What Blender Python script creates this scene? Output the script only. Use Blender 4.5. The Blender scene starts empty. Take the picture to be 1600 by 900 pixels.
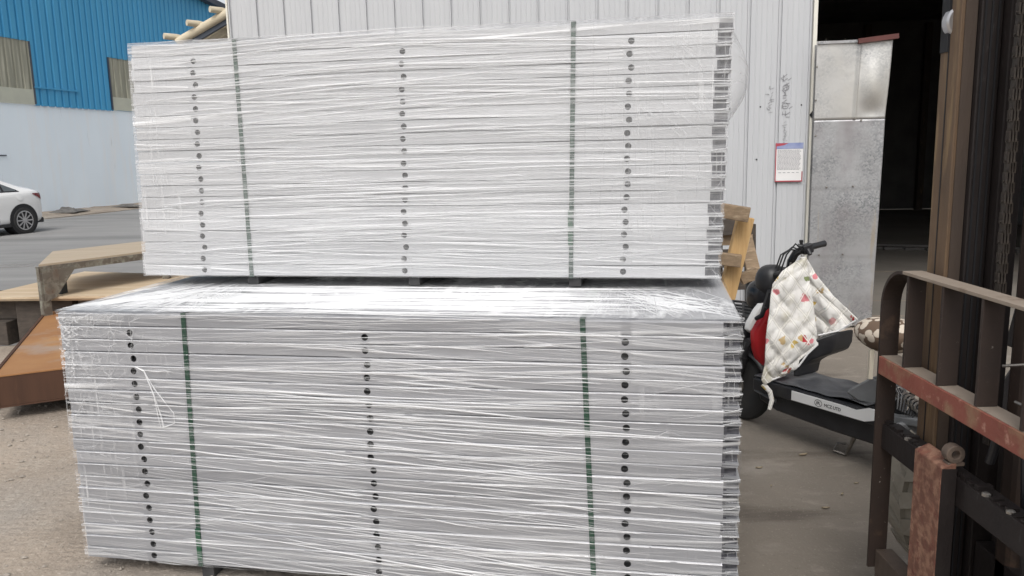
import bpy, math, random
from mathutils import Vector, Matrix, noise as mnoise
random.seed(7)
R = math.radians
sc = bpy.context.scene
col = sc.collection
# ------------------------------------------------------------------ camera, sky, sun, exposure
F_PX, PITCH, ROLL, EYE = 1254.0, 0.1652, -0.0222, 1.6
_F = Vector((0, math.cos(PITCH), -math.sin(PITCH)))
_R0 = Vector((1, 0, 0)); _U0 = _R0.cross(_F)
_R = math.cos(ROLL) * _R0 + math.sin(ROLL) * _U0
_U = -math.sin(ROLL) * _R0 + math.cos(ROLL) * _U0
cam_data = bpy.data.cameras.new('camera')
cam = bpy.data.objects.new('camera', cam_data); col.objects.link(cam)
cam_data.sensor_width = 36.0
cam_data.lens = F_PX / 1600 * 36.0
cam_data.clip_start, cam_data.clip_end = 0.05, 2000
cam.matrix_world = Matrix(((_R.x, _U.x, -_F.x, 0), (_R.y, _U.y, -_F.y, 0), (_R.z, _U.z, -_F.z, EYE), (0, 0, 0, 1)))
sc.camera = cam

SUN_EL, SUN_AZ = R(52), R(186)          # azimuth clockwise from +Y: behind the camera, slightly to the left
world = bpy.data.worlds.new('World'); sc.world = world; world.use_nodes = True
wn = world.node_tree.nodes; wl = world.node_tree.links; wn.clear()
sky = wn.new('ShaderNodeTexSky'); sky.sky_type = 'NISHITA'; sky.sun_disc = False
sky.sun_elevation = SUN_EL; sky.sun_rotation = SUN_AZ
sky.air_density = 1.0; sky.dust_density = 4.0; sky.ozone_density = 1.0
hs = wn.new('ShaderNodeHueSaturation'); hs.inputs['Saturation'].default_value = 0.22   # overcast: a white sky
bg = wn.new('ShaderNodeBackground'); bg.inputs['Strength'].default_value = 0.15
wo = wn.new('ShaderNodeOutputWorld')
wl.new(sky.outputs[0], hs.inputs['Color']); wl.new(hs.outputs[0], bg.inputs['Color']); wl.new(bg.outputs[0], wo.inputs[0])
sun_d = bpy.data.lights.new('sun', 'SUN'); sun_d.energy = 0.8; sun_d.angle = R(30); sun_d.color = (1, .97, .93)
sun = bpy.data.objects.new('sun', sun_d); col.objects.link(sun)
sd = Vector((math.sin(SUN_AZ) * math.cos(SUN_EL), math.cos(SUN_AZ) * math.cos(SUN_EL), math.sin(SUN_EL)))
sun.rotation_euler = sd.to_track_quat('Z', 'Y').to_euler(); sun.location = (0, -5, 12)
sc.view_settings.view_transform = 'Standard'; sc.view_settings.look = 'None'
sc.view_settings.exposure = 0.34; sc.view_settings.gamma = 1.0
sc.render.engine = 'CYCLES'
sc.cycles.max_bounces = 8; sc.cycles.transparent_max_bounces = 24
sc.cycles.use_denoising = True


def at(px, py, Y):
    """the point of the place at depth Y that was measured at that pixel of the photograph"""
    d = _F + _R * ((px - 800) / F_PX) - _U * ((py - 450) / F_PX)
    return Vector((0, 0, EYE)) + d * (Y / d.y)


# ------------------------------------------------------------------ helpers
def tag(o, label=None, cat=None, group=None, kind=None):
    for k, v in (('label', label), ('category', cat), ('group', group), ('kind', kind)):
        if v: o[k] = v
    return o


def empty(name, loc=(0, 0, 0), rz=0.0, label=None, cat=None, group=None):
    o = bpy.data.objects.new(name, None); col.objects.link(o)
    o.empty_display_size = 0.1
    o.location = loc; o.rotation_euler = (0, 0, rz)
    return tag(o, label, cat, group)


def mat_of(o):
    m = Matrix.Translation(o.location) @ o.rotation_euler.to_matrix().to_4x4()
    return mat_of(o.parent) @ m if o.parent else m


class MB:
    def __init__(s): s.v, s.f, s.m = [], [], []
    def add(s, vs, fs, mi=0):
        n = len(s.v); s.v += [tuple(p) for p in vs]
        s.f += [tuple(i + n for i in q) for q in fs]; s.m += [mi] * len(fs)
        return s
    def box(s, lo, hi, mi=0, M=None):
        (a, b, c), (d, e, f) = lo, hi
        vs = [Vector(p) for p in ((a, b, c), (d, b, c), (d, e, c), (a, e, c), (a, b, f), (d, b, f), (d, e, f), (a, e, f))]
        if M: vs = [M @ p for p in vs]
        return s.add(vs, [(0, 3, 2, 1), (4, 5, 6, 7), (0, 1, 5, 4), (1, 2, 6, 5), (2, 3, 7, 6), (3, 0, 4, 7)], mi)
    def bar(s, p0, p1, w, h, up=(0, 0, 1), mi=0):
        p0, p1 = Vector(p0), Vector(p1); d = (p1 - p0).normalized(); up = Vector(up)
        x = d.cross(up)
        if x.length < 1e-4: x = d.cross(Vector((1, 0, 0)))
        x.normalize(); y = x.cross(d)
        vs = [p + x * a * w / 2 + y * b * h / 2 for p in (p0, p1) for a, b in ((-1, -1), (1, -1), (1, 1), (-1, 1))]
        return s.add(vs, [(0, 1, 2, 3), (7, 6, 5, 4), (0, 4, 5, 1), (1, 5, 6, 2), (2, 6, 7, 3), (3, 7, 4, 0)], mi)
    def tube(s, pts, r, n=10, mi=0, cap=True):
        pts = [Vector(p) for p in pts]; rs = r if isinstance(r, (list, tuple)) else [r] * len(pts)
        rings = []; ref = None
        for i, p in enumerate(pts):
            d = (pts[min(i + 1, len(pts) - 1)] - pts[max(i - 1, 0)]).normalized()
            if ref is None:
                ref = d.cross(Vector((0, 0, 1)))
                if ref.length < .05: ref = d.cross(Vector((1, 0, 0)))
            ref = (ref - d * ref.dot(d)).normalized(); b = d.cross(ref)
            rings.append([p + (ref * math.cos(2 * math.pi * k / n) + b * math.sin(2 * math.pi * k / n)) * rs[i] for k in range(n)])
        vs = [q for g in rings for q in g]; fs = []
        for i in range(len(pts) - 1):
            for k in range(n):
                fs.append((i * n + k, i * n + (k + 1) % n, (i + 1) * n + (k + 1) % n, (i + 1) * n + k))
        if cap:
            fs.append(tuple(range(n - 1, -1, -1))); fs.append(tuple((len(pts) - 1) * n + k for k in range(n)))
        return s.add(vs, fs, mi)
    def lathe(s, c, axis, prof, n=24, mi=0):
        """prof: list of (radius, distance along axis)"""
        c = Vector(c); a = Vector(axis).normalized(); x = a.orthogonal().normalized(); y = a.cross(x)
        vs, fs = [], []
        for r, h in prof:
            for k in range(n):
                t = 2 * math.pi * k / n; vs.append(c + a * h + (x * math.cos(t) + y * math.sin(t)) * r)
        for i in range(len(prof) - 1):
            for k in range(n):
                fs.append((i * n + k, i * n + (k + 1) % n, (i + 1) * n + (k + 1) % n, (i + 1) * n + k))
        if prof[0][0] > 1e-4: fs.append(tuple(range(n - 1, -1, -1)))
        if prof[-1][0] > 1e-4: fs.append(tuple((len(prof) - 1) * n + k for k in range(n)))
        return s.add(vs, fs, mi)
    def prism(s, poly, ext, mi=0):
        """poly: list of 3D points (planar), ext: extrusion vector"""
        n = len(poly); e = Vector(ext); vs = [Vector(p) for p in poly]; vs += [p + e for p in vs]
        fs = [tuple(range(n - 1, -1, -1)), tuple(range(n, 2 * n))] + [(i, (i + 1) % n, n + (i + 1) % n, n + i) for i in range(n)]
        return s.add(vs, fs, mi)
    def grid(s, fn, nu, nv, mi=0, close_u=False):
        vs = [fn(i / (nu if close_u else nu - 1), j / (nv - 1)) for j in range(nv) for i in range(nu)]
        fs = []
        for j in range(nv - 1):
            for i in range(nu if close_u else nu - 1):
                k = (i + 1) % nu
                fs.append((j * nu + i, j * nu + k, (j + 1) * nu + k, (j + 1) * nu + i))
        return s.add(vs, fs, mi)
    def mesh(s, name, mats, smooth=False, world_parent=None):
        me = bpy.data.meshes.new(name)
        vs = s.v
        if world_parent is not None:
            M = mat_of(world_parent).inverted(); vs = [tuple(M @ Vector(p)) for p in vs]
        me.from_pydata(vs, [], s.f)
        for m in (mats if isinstance(mats, (list, tuple)) else [mats]): me.materials.append(m)
        me.polygons.foreach_set('material_index', s.m)
        if smooth:
            me.polygons.foreach_set('use_smooth', [True] * len(s.f))
            me.set_sharp_from_angle(angle=R(smooth if smooth is not True else 35))
        me.update()
        return me
    def build(s, name, mats, parent=None, smooth=False, bevel=0, world=False, label=None, solid=0, sub=0):
        me = s.mesh(name, mats, smooth, parent if world else None)
        o = bpy.data.objects.new(name, me); col.objects.link(o)
        if parent: o.parent = parent
        if solid:
            md = o.modifiers.new('solid', 'SOLIDIFY'); md.thickness = solid; md.offset = 0
        if sub:
            md = o.modifiers.new('sub', 'SUBSURF'); md.levels = sub; md.render_levels = sub
        if bevel:
            md = o.modifiers.new('bevel', 'BEVEL'); md.width = bevel; md.segments = 2; md.limit_method = 'ANGLE'
        if label: o['label'] = label
        return o


def dup(o, parent, name=None):
    c = o.copy(); col.objects.link(c); c.parent = parent
    return c


class NT:
    def __init__(s, name):
        s.mat = bpy.data.materials.new(name); s.mat.use_nodes = True
        s.t = s.mat.node_tree; s.t.nodes.clear(); s.out = s.n('ShaderNodeOutputMaterial')
        s.tc = s.n('ShaderNodeTexCoord')
    def n(s, typ, **kw):
        nd = s.t.nodes.new(typ)
        for k, v in kw.items(): setattr(nd, k, v)
        return nd
    def l(s, a, b): s.t.links.new(a, b)
    def mapping(s, scale=(1, 1, 1), rot=(0, 0, 0), loc=(0, 0, 0)):
        m = s.n('ShaderNodeMapping'); m.inputs['Scale'].default_value = scale
        m.inputs['Rotation'].default_value = rot; m.inputs['Location'].default_value = loc
        s.l(s.tc.outputs['Object'], m.inputs['Vector']); return m.outputs[0]
    def noise(s, vec, scale, detail=4, rough=.55, dist=0):
        n = s.n('ShaderNodeTexNoise'); n.inputs['Scale'].default_value = scale
        n.inputs['Detail'].default_value = detail; n.inputs['Roughness'].default_value = rough
        n.inputs['Distortion'].default_value = dist
        s.l(vec, n.inputs['Vector']); return n.outputs['Fac']
    def ramp(s, fac, lo, hi, c0=(0, 0, 0, 1), c1=(1, 1, 1, 1)):
        r = s.n('ShaderNodeValToRGB'); e = r.color_ramp.elements
        e[0].position, e[0].color = lo, c0; e[1].position, e[1].color = hi, c1
        s.l(fac, r.inputs[0]); return r.outputs[0]
    def mix(s, fac, a, b, mode='MIX'):
        m = s.n('ShaderNodeMix', data_type='RGBA', blend_type=mode)
        for sock, v in ((m.inputs[0], fac), (m.inputs[6], a), (m.inputs[7], b)):
            if isinstance(v, (int, float)): sock.default_value = v
            elif isinstance(v, tuple): sock.default_value = v if len(v) == 4 else v + (1,)
            else: s.l(v, sock)
        return m.outputs[2]
    def math(s, op, a, b=0.0, clamp=False):
        m = s.n('ShaderNodeMath', operation=op, use_clamp=clamp)
        for sock, v in zip(m.inputs, (a, b)):
            if isinstance(v, (int, float)): sock.default_value = v
            else: s.l(v, sock)
        return m.outputs[0]
    def bsdf(s, color, rough=.6, metal=0, normal=None, spec=.5, **kw):
        b = s.n('ShaderNodeBsdfPrincipled')
        for k, v in (('Base Color', color), ('Roughness', rough), ('Metallic', metal), ('Specular IOR Level', spec), ('Normal', normal)):
            if v is None: continue
            if isinstance(v, (int, float)): b.inputs[k].default_value = v
            elif isinstance(v, tuple): b.inputs[k].default_value = v if len(v) == 4 else v + (1,)
            else: s.l(v, b.inputs[k])
        return b
    def bump(s, h, strength, dist=.01):
        b = s.n('ShaderNodeBump'); b.inputs['Strength'].default_value = strength; b.inputs['Distance'].default_value = dist
        s.l(h, b.inputs['Height']); return b.outputs[0]
    def done(s, shader): s.l(shader, s.out.inputs[0]); return s.mat


def pmat(name, c1, c2=None, scale=6, rough=.6, metal=0, bump=.15, bscale=60, stretch=(1, 1, 1), stains=(), spec=.5, bdist=.004, rvar=.12, orand=0):
    t = NT(name); vec = t.mapping(stretch)
    n1 = t.noise(vec, scale, 6)
    c = t.ramp(n1, .3, .7, tuple(c1) + (1,), tuple(c2 or [x * .8 for x in c1]) + (1,))
    for (sc_, lo, hi, cc, st) in stains:
        v2 = t.mapping(st, loc=(3.1, 1.7, .6))
        c = t.mix(t.ramp(t.noise(v2, sc_, 7, .62), lo, hi), c, tuple(cc))
    if orand:
        oi = t.n('ShaderNodeObjectInfo'); c = t.mix(1.0, c, t.mix(oi.outputs['Random'], (1 - orand,) * 3, (1 + orand,) * 3), 'MULTIPLY')
    nb = t.noise(vec, bscale, 5)
    rr = t.math('ADD', t.math('MULTIPLY', n1, rvar * 2), rough - rvar, clamp=True)
    return t.done(t.bsdf(c, rr, metal, t.bump(nb, bump, bdist) if bump else None, spec).outputs[0])


I3 = (1, 1, 1)
M = {}
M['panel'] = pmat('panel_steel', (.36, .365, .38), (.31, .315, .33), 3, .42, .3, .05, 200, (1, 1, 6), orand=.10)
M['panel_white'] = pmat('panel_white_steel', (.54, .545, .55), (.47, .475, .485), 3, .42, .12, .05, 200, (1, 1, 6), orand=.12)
M['hole'] = pmat('hole_dark', (.012, .012, .014), None, 5, .7, 0, 0)
M['strap'] = pmat('strap_green', (.012, .06, .032), (.016, .04, .028), 12, .45, 0, .4, 150, (1, 1, 1), [(40, .58, .75, (.04, .065, .052), (1, 1, 1))])
M['strap_bright'] = pmat('strap_bright_green', (.017, .09, .042), (.014, .07, .034), 12, .4)
M['skid'] = pmat('skid_dark', (.03, .03, .032), (.06, .06, .06), 9, .6)
M['dirt'] = pmat('yard_dirt', (.39, .325, .262), (.29, .245, .20), 1.3, .95, 0, .8, 26, I3,
                 [(.7, .52, .75, (.17, .145, .12), (1, 1, 1)), (6, .55, .8, (.42, .37, .31), (1, .5, 1)), (.25, .55, .7, (.30, .28, .255), (1, 1, 1)),
                  (55, .56, .72, (.50, .44, .37), (1, 1, 1)), (80, .59, .72, (.17, .14, .112), (1, 1, 1))], .2, .02)
M['asphalt'] = pmat('road_asphalt', (.30, .295, .285), (.245, .24, .235), .8, .9, 0, .6, 90, (.5, 1.6, 1),
                    [(.35, .5, .72, (.185, .185, .18), (.4, 2.5, 1)), (2.2, .62, .8, (.33, .325, .31), (.3, 2, 1))], .25, .01)
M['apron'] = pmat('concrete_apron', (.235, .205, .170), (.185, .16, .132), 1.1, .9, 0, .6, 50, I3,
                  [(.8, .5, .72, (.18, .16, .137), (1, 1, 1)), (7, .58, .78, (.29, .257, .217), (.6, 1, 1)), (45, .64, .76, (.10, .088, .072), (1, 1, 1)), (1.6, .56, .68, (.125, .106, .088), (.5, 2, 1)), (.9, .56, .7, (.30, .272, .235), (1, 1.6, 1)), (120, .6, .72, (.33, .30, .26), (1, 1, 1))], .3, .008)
M['floor'] = pmat('workshop_floor', (.25, .225, .195), (.17, .155, .135), .9, .8, 0, .3, 40)
M['clad'] = pmat('white_cladding', (.51, .52, .532), (.47, .48, .495), 1.5, .42, 0, .04, 30, (6, 6, .5), [(3, .62, .85, (.52, .51, .49), (4, 4, .35))])
M['trim'] = pmat('cream_trim', (.76, .74, .66), (.68, .66, .58), 4, .5)
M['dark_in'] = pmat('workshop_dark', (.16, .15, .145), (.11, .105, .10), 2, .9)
M['blue'] = pmat('blue_cladding', (.048, .31, .56), (.04, .27, .49), .6, .45, 0, .03, 20, (1, 1, .3), [(1.2, .55, .8, (.07, .36, .58), (2, 2, .3)), (.9, .66, .82, (.025, .17, .33), (3, 3, .4))])
M['basewall'] = pmat('whitewashed_wall', (.79, .865, .92), (.73, .81, .87), .8, .85, 0, .15, 8, (1, 1, .4),
                     [(1.3, .5, .72, (.78, .81, .83), (2.5, 2.5, .25)), (1.6, .66, .8, (.42, .46, .48), (3, 3, .3))])
M['frp'] = pmat('fibreglass_window', (.30, .295, .235), (.23, .23, .18), 2, .5, 0, .05, 20, (4, 4, .3), [(2, .5, .75, (.48, .47, .37), (4, 4, .3))])
M['frp_pale'] = pmat('fibreglass_sill', (.50, .51, .42), (.44, .45, .38), 2, .6)
M['roofedge'] = pmat('roof_edge_dark', (.06, .075, .10), (.04, .05, .07), 2, .6)
M['carpaint'] = pmat('white_car_paint', (.80, .80, .79), (.77, .77, .76), 2, .2, 0, 0)
M['glass'] = pmat('car_glass', (.10, .115, .12), (.07, .08, .085), 2, .08, 0, 0, spec=.9)
M['tyre'] = pmat('tyre_rubber', (.022, .022, .023), (.035, .034, .032), 20, .85, 0, .3, 80)
M['alloy'] = pmat('alloy_wheel', (.55, .55, .56), (.5, .5, .51), 4, .3, .8, 0)
M['redlamp'] = pmat('tail_lamp', (.22, .012, .02), (.12, .008, .012), 6, .15, 0, 0, spec=.8)
M['black'] = pmat('black_plastic', (.016, .016, .018), (.026, .026, .028), 14, .42, 0, .12, 120)
M['blackgloss'] = pmat('black_gloss', (.012, .012, .014), (.02, .02, .022), 8, .18, 0, 0)
M['greyplastic'] = pmat('grey_plastic', (.16, .165, .17), (.12, .125, .13), 12, .5, 0, .1, 80)
M['darkmat'] = pmat('foot_mat_rubber', (.085, .088, .095), (.055, .057, .062), 9, .45, 0, .2, 60)
M['red'] = pmat('red_plastic', (.42, .018, .022), (.33, .014, .018), 5, .3, 0, 0)
M['whiteplastic'] = pmat('white_plastic', (.74, .74, .73), (.68, .68, .67), 6, .35, 0, 0)
M['cream'] = pmat('cream_tube', (.66, .60, .48), (.58, .52, .42), 10, .5)
M['chrome'] = pmat('dull_steel', (.36, .34, .31), (.22, .2, .18), 30, .4, .8, .2, 100)
M['timber_new'] = pmat('pine_timber', (.56, .36, .16), (.46, .28, .115), 5, .75, 0, .3, 40, (8, 8, .9), [(5, .62, .72, (.26, .13, .045), (3, 3, 1.2)), (9, .5, .8, (.62, .43, .22), (8, 8, .5))])
M['timber_old'] = pmat('weathered_timber', (.30, .215, .135), (.19, .135, .085), 6, .85, 0, .5, 40, (2, 8, 8), [(6, .55, .75, (.40, .31, .21), (1.5, 8, 8)), (4, .6, .75, (.09, .065, .045), (1.5, 6, 6))])
M['timber_dark'] = pmat('dark_timber', (.085, .068, .055), (.05, .042, .036), 5, .9, 0, .4, 40, (2, 6, 6), [(4, .6, .8, (.17, .14, .11), (1, 5, 5))])
M['plywood'] = pmat('plywood_sheet', (.55, .43, .29), (.47, .36, .24), 2.5, .75, 0, .15, 50, (.6, 4, 4), [(3, .52, .75, (.66, .56, .42), (.5, 5, 3)), (5, .63, .8, (.36, .25, .15), (.5, 5, 3))])
M['tabletop'] = pmat('bench_plank', (.45, .37, .275), (.39, .32, .235), 2, .75, 0, .15, 50, (.6, 4, 4), [(5, .66, .72, (.3, .2, .11), (1.6, 5, 3))])
M['rust'] = pmat('rusty_plate', (.37, .19, .075), (.29, .135, .055), 2.5, .7, .1, .2, 30, I3, [(1.8, .5, .75, (.42, .23, .09), I3), (3.5, .6, .8, (.17, .07, .035), I3), (1.6, .56, .72, (.34, .27, .22), I3)])
M['rustside'] = pmat('rusty_plate_side', (.085, .038, .02), (.06, .028, .016), 3, .75, .1, .2, 30, (3, 3, .5), [(3, .6, .8, (.14, .06, .03), (4, 4, .5))])
M['angle'] = pmat('rusted_angle_iron', (.11, .085, .065), (.16, .145, .12), 9, .8, .1, .5, 60, I3, [(14, .47, .6, (.24, .232, .19), I3), (7, .58, .72, (.10, .045, .025), I3)])
M['darksteel'] = pmat('dark_painted_steel', (.02, .028, .03), (.032, .036, .038), 8, .5, .1, .2, 80)
M['galv'] = None
M['fk_brown'] = pmat('forklift_brown_steel', (.046, .030, .023), (.032, .022, .018), 7, .62, .15, .25, 70, I3, [(10, .6, .8, (.12, .075, .05), I3), (60, .68, .74, (.3, .27, .23), I3)])
M['fk_tan'] = pmat('forklift_worn_paint', (.16, .10, .055), (.11, .072, .045), 5, .65, .1, .3, 50, (3, 3, .7), [(4, .52, .68, (.27, .18, .09), (5, 5, .6)), (6, .6, .75, (.10, .06, .04), (5, 5, .7))])
M['fk_grey'] = pmat('forklift_greybrown_steel', (.095, .07, .054), (.07, .052, .042), 5, .6, .2, .25, 50, (3, 3, .7), [(5, .62, .75, (.28, .2, .11), (4, 4, .5))])
M['fk_red'] = pmat('forklift_red_bar', (.27, .085, .06), (.21, .065, .045), 8, .75, 0, .5, 60, I3, [(12, .47, .62, (.27, .15, .09), I3), (26, .6, .72, (.45, .24, .18), I3), (9, .64, .76, (.11, .06, .04), I3)])
M['fk_orange'] = pmat('rusted_fork_face', (.185, .085, .055), (.14, .062, .042), 14, .8, 0, .8, 40, I3, [(30, .46, .58, (.27, .145, .095), I3), (38, .55, .66, (.15, .05, .035), I3), (18, .6, .72, (.22, .08, .05), I3)], bdist=.006)
M['fk_greyrust'] = pmat('fork_hook_steel', (.17, .125, .095), (.10, .075, .06), 30, .7, .2, .3, 80)
M['fk_black'] = pmat('greasy_black_steel', (.015, .011, .0105), (.024, .018, .0165), 10, .6, .2, .5, 40, (1, 1, .6), [(30, .64, .74, (.055, .05, .05), (3, 3, .5))])
M['fk_dust'] = pmat('dusty_flat_bar_top', (.30, .245, .195), (.25, .20, .155), 9, .85, 0, .3, 60, I3, [(16, .6, .75, (.17, .12, .085), I3)])
M['chain'] = pmat('greasy_chain', (.04, .034, .03), (.075, .06, .048), 60, .55, .5, .4, 100)
M['lug'] = pmat('tyre_dusty', (.32, .29, .235), (.24, .215, .175), 10, .9, 0, .3, 60)
M['fk_body'] = pmat('forklift_body_paint', (.30, .05, .03), (.22, .04, .03), 4, .5)
M['leanto'] = pmat('lean_to_boards', (.66, .585, .44), (.57, .50, .37), 4, .8, 0, .2, 20, (1, 4, 1))
M['poster_white'] = pmat('poster_paper', (.76, .75, .74), (.72, .71, .70), 6, .6, 0, 0)
M['print_red'] = pmat('poster_red', (.42, .06, .08), (.36, .05, .07), 6, .6, 0, 0)
M['print_blue'] = pmat('poster_blue', (.16, .20, .40), (.32, .36, .52), 9, .6, 0, 0)
M['print_grey'] = pmat('poster_text', (.28, .28, .30), (.34, .34, .36), 40, .6, 0, 0)
M['ink'] = pmat('marker_ink', (.19, .19, .2), (.27, .27, .28), 60, .6, 0, 0)
M['leaf'] = pmat('dry_leaf', (.34, .285, .20), (.25, .2, .14), 30, .8)
M['stone'] = pmat('pebble', (.36, .32, .27), (.25, .22, .19), 8, .9, 0, .4, 60)
M['rag'] = pmat('grey_rag', (.10, .095, .09), (.2, .19, .175), 6, .9, 0, .4, 30)
M['redbar'] = pmat('red_oxide_angle', (.115, .03, .024), (.085, .024, .02), 9, .6)


def make_galv(nm='galvanised_sheet', ca=(.42, .42, .425), cb=(.20, .21, .215), cc=(.27, .25, .255)):
    t = NT(nm); v = t.mapping((1, 1, 1))
    vo = t.n('ShaderNodeTexVoronoi'); vo.inputs['Scale'].default_value = 75; t.l(v, vo.inputs['Vector'])
    sp = t.n('ShaderNodeSeparateColor'); t.l(vo.outputs['Color'], sp.inputs[0])
    spangle = t.math('MULTIPLY', sp.outputs[0], t.ramp(t.noise(v, 2.4, 5), .40, .62))
    c = t.mix(spangle, ca, cb)
    c = t.mix(t.ramp(t.noise(t.mapping((1, 1, .6)), 2.1, 5), .5, .7), c, cc)
    c = t.mix(t.ramp(t.noise(t.mapping((9, 9, .5), loc=(2, 0, 1)), 1.2, 5), .63, .74), c, (.42, .34, .22))
    nb = t.noise(v, 3.0, 3)
    return t.done(t.bsdf(c, t.math('ADD', t.math('MULTIPLY', spangle, .15), .40), .55, t.bump(nb, .25, .03)).outputs[0])


def make_film(name, base, gain, seed, steep, straps=()):
    """clear stretch film with whitish pulled streaks along its length"""
    t = NT(name)
    tot = None
    sep = t.n('ShaderNodeSeparateXYZ'); t.l(t.tc.outputs['Object'], sep.inputs[0])
    for k, (rot, sx, sz, lo, hi, wgt) in enumerate(((.035, .9, 46, .535, .68, .9), (-steep, .7, 70, .54, .69, .95), (-steep * .45, .45, 100, .53, .68, .9), (.09, 1.1, 60, .60, .72, .5))):
        vec = t.mapping((sx, 3, sz), (0, rot, 0), (seed * 3.7 + k * 5, k, seed))
        # rotation acts before the scale: build it in two steps
        m1 = t.mapping((1, 1, 1), (0, rot, 0)); m2 = t.n('ShaderNodeMapping'); m2.inputs['Scale'].default_value = (sx, 3, sz)
        m2.inputs['Location'].default_value = (seed * 3.7 + k * 5.3, k, seed * 2.1); t.l(m1, m2.inputs['Vector'])
        s = t.ramp(t.noise(m2.outputs[0], 1.0, 3, .6), lo, hi)
        mask = t.ramp(t.noise(t.mapping((.9, 1, 3.0), loc=(k * 4.1 + seed, 0, k)), 1.3, 2), .36, .64)
        s = t.math('MULTIPLY', t.math('MULTIPLY', s, mask), wgt)
        tot = s if tot is None else t.math('MAXIMUM', tot, s)
    # short vertical stretch marks near the two ends
    m3 = t.mapping((60, 3, 2.0), loc=(seed, 0, 0)); vs_ = t.ramp(t.noise(m3, 1.0, 3, .6), .55, .8)
    endm = t.ramp(t.math('ABSOLUTE', t.math('SUBTRACT', sep.outputs[0], 1.22)), .80, 1.0)
    endm = t.math('MULTIPLY', endm, t.ramp(t.noise(t.mapping((1.5, 1, 2.5), loc=(seed, 0, 3)), 1.4, 2), .36, .56))
    tot = t.math('MAXIMUM', tot, t.math('MULTIPLY', t.math('MULTIPLY', vs_, endm), .7))
    # the film is pulled thin and clear where it spans the rows of punched holes
    hm = None
    for hx in (.29, 1.21, 2.12):
        r_ = t.ramp(t.math('ABSOLUTE', t.math('SUBTRACT', sep.outputs[0], hx)), .012, .021, (.25, .25, .25, 1), (1, 1, 1, 1))
        hm = r_ if hm is None else t.math('MULTIPLY', hm, r_)
    # and clings clear to the tight straps
    for (xt_, xb_) in straps:
        xc_ = t.math('ADD', t.math('MULTIPLY', sep.outputs[2], (xt_ - xb_) / .99), xb_)
        r_ = t.ramp(t.math('ABSOLUTE', t.math('SUBTRACT', sep.outputs[0], xc_)), .010, .016, (.4, .4, .4, 1), (1, 1, 1, 1))
        hm = t.math('MULTIPLY', hm, r_)
    tot = t.math('MULTIPLY', tot, hm)
    fac = t.math('ADD', t.math('MULTIPLY', tot, gain), base, clamp=True)
    tr = t.n('ShaderNodeBsdfTransparent'); tr.inputs[0].default_value = (.985, .985, .99, 1)
    b = t.bsdf((.92, .925, .93), .28, 0, t.bump(tot, .5, .004), .6)
    mx = t.n('ShaderNodeMixShader'); t.l(fac, mx.inputs[0]); t.l(tr.outputs[0], mx.inputs[1]); t.l(b.outputs[0], mx.inputs[2])
    return t.done(mx.outputs[0])


def make_clear(name, alpha, color=(.9, .905, .91), rough=.22):
    t = NT(name); tr = t.n('ShaderNodeBsdfTransparent'); b = t.bsdf(color, rough, 0, None, .6)
    fac = t.math('ADD', t.math('MULTIPLY', t.noise(t.mapping((3, 3, 3)), 2.0, 3), .3), alpha - .15, clamp=True)
    mx = t.n('ShaderNodeMixShader'); t.l(fac, mx.inputs[0]); t.l(tr.outputs[0], mx.inputs[1]); t.l(b.outputs[0], mx.inputs[2])
    return t.done(mx.outputs[0])


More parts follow.
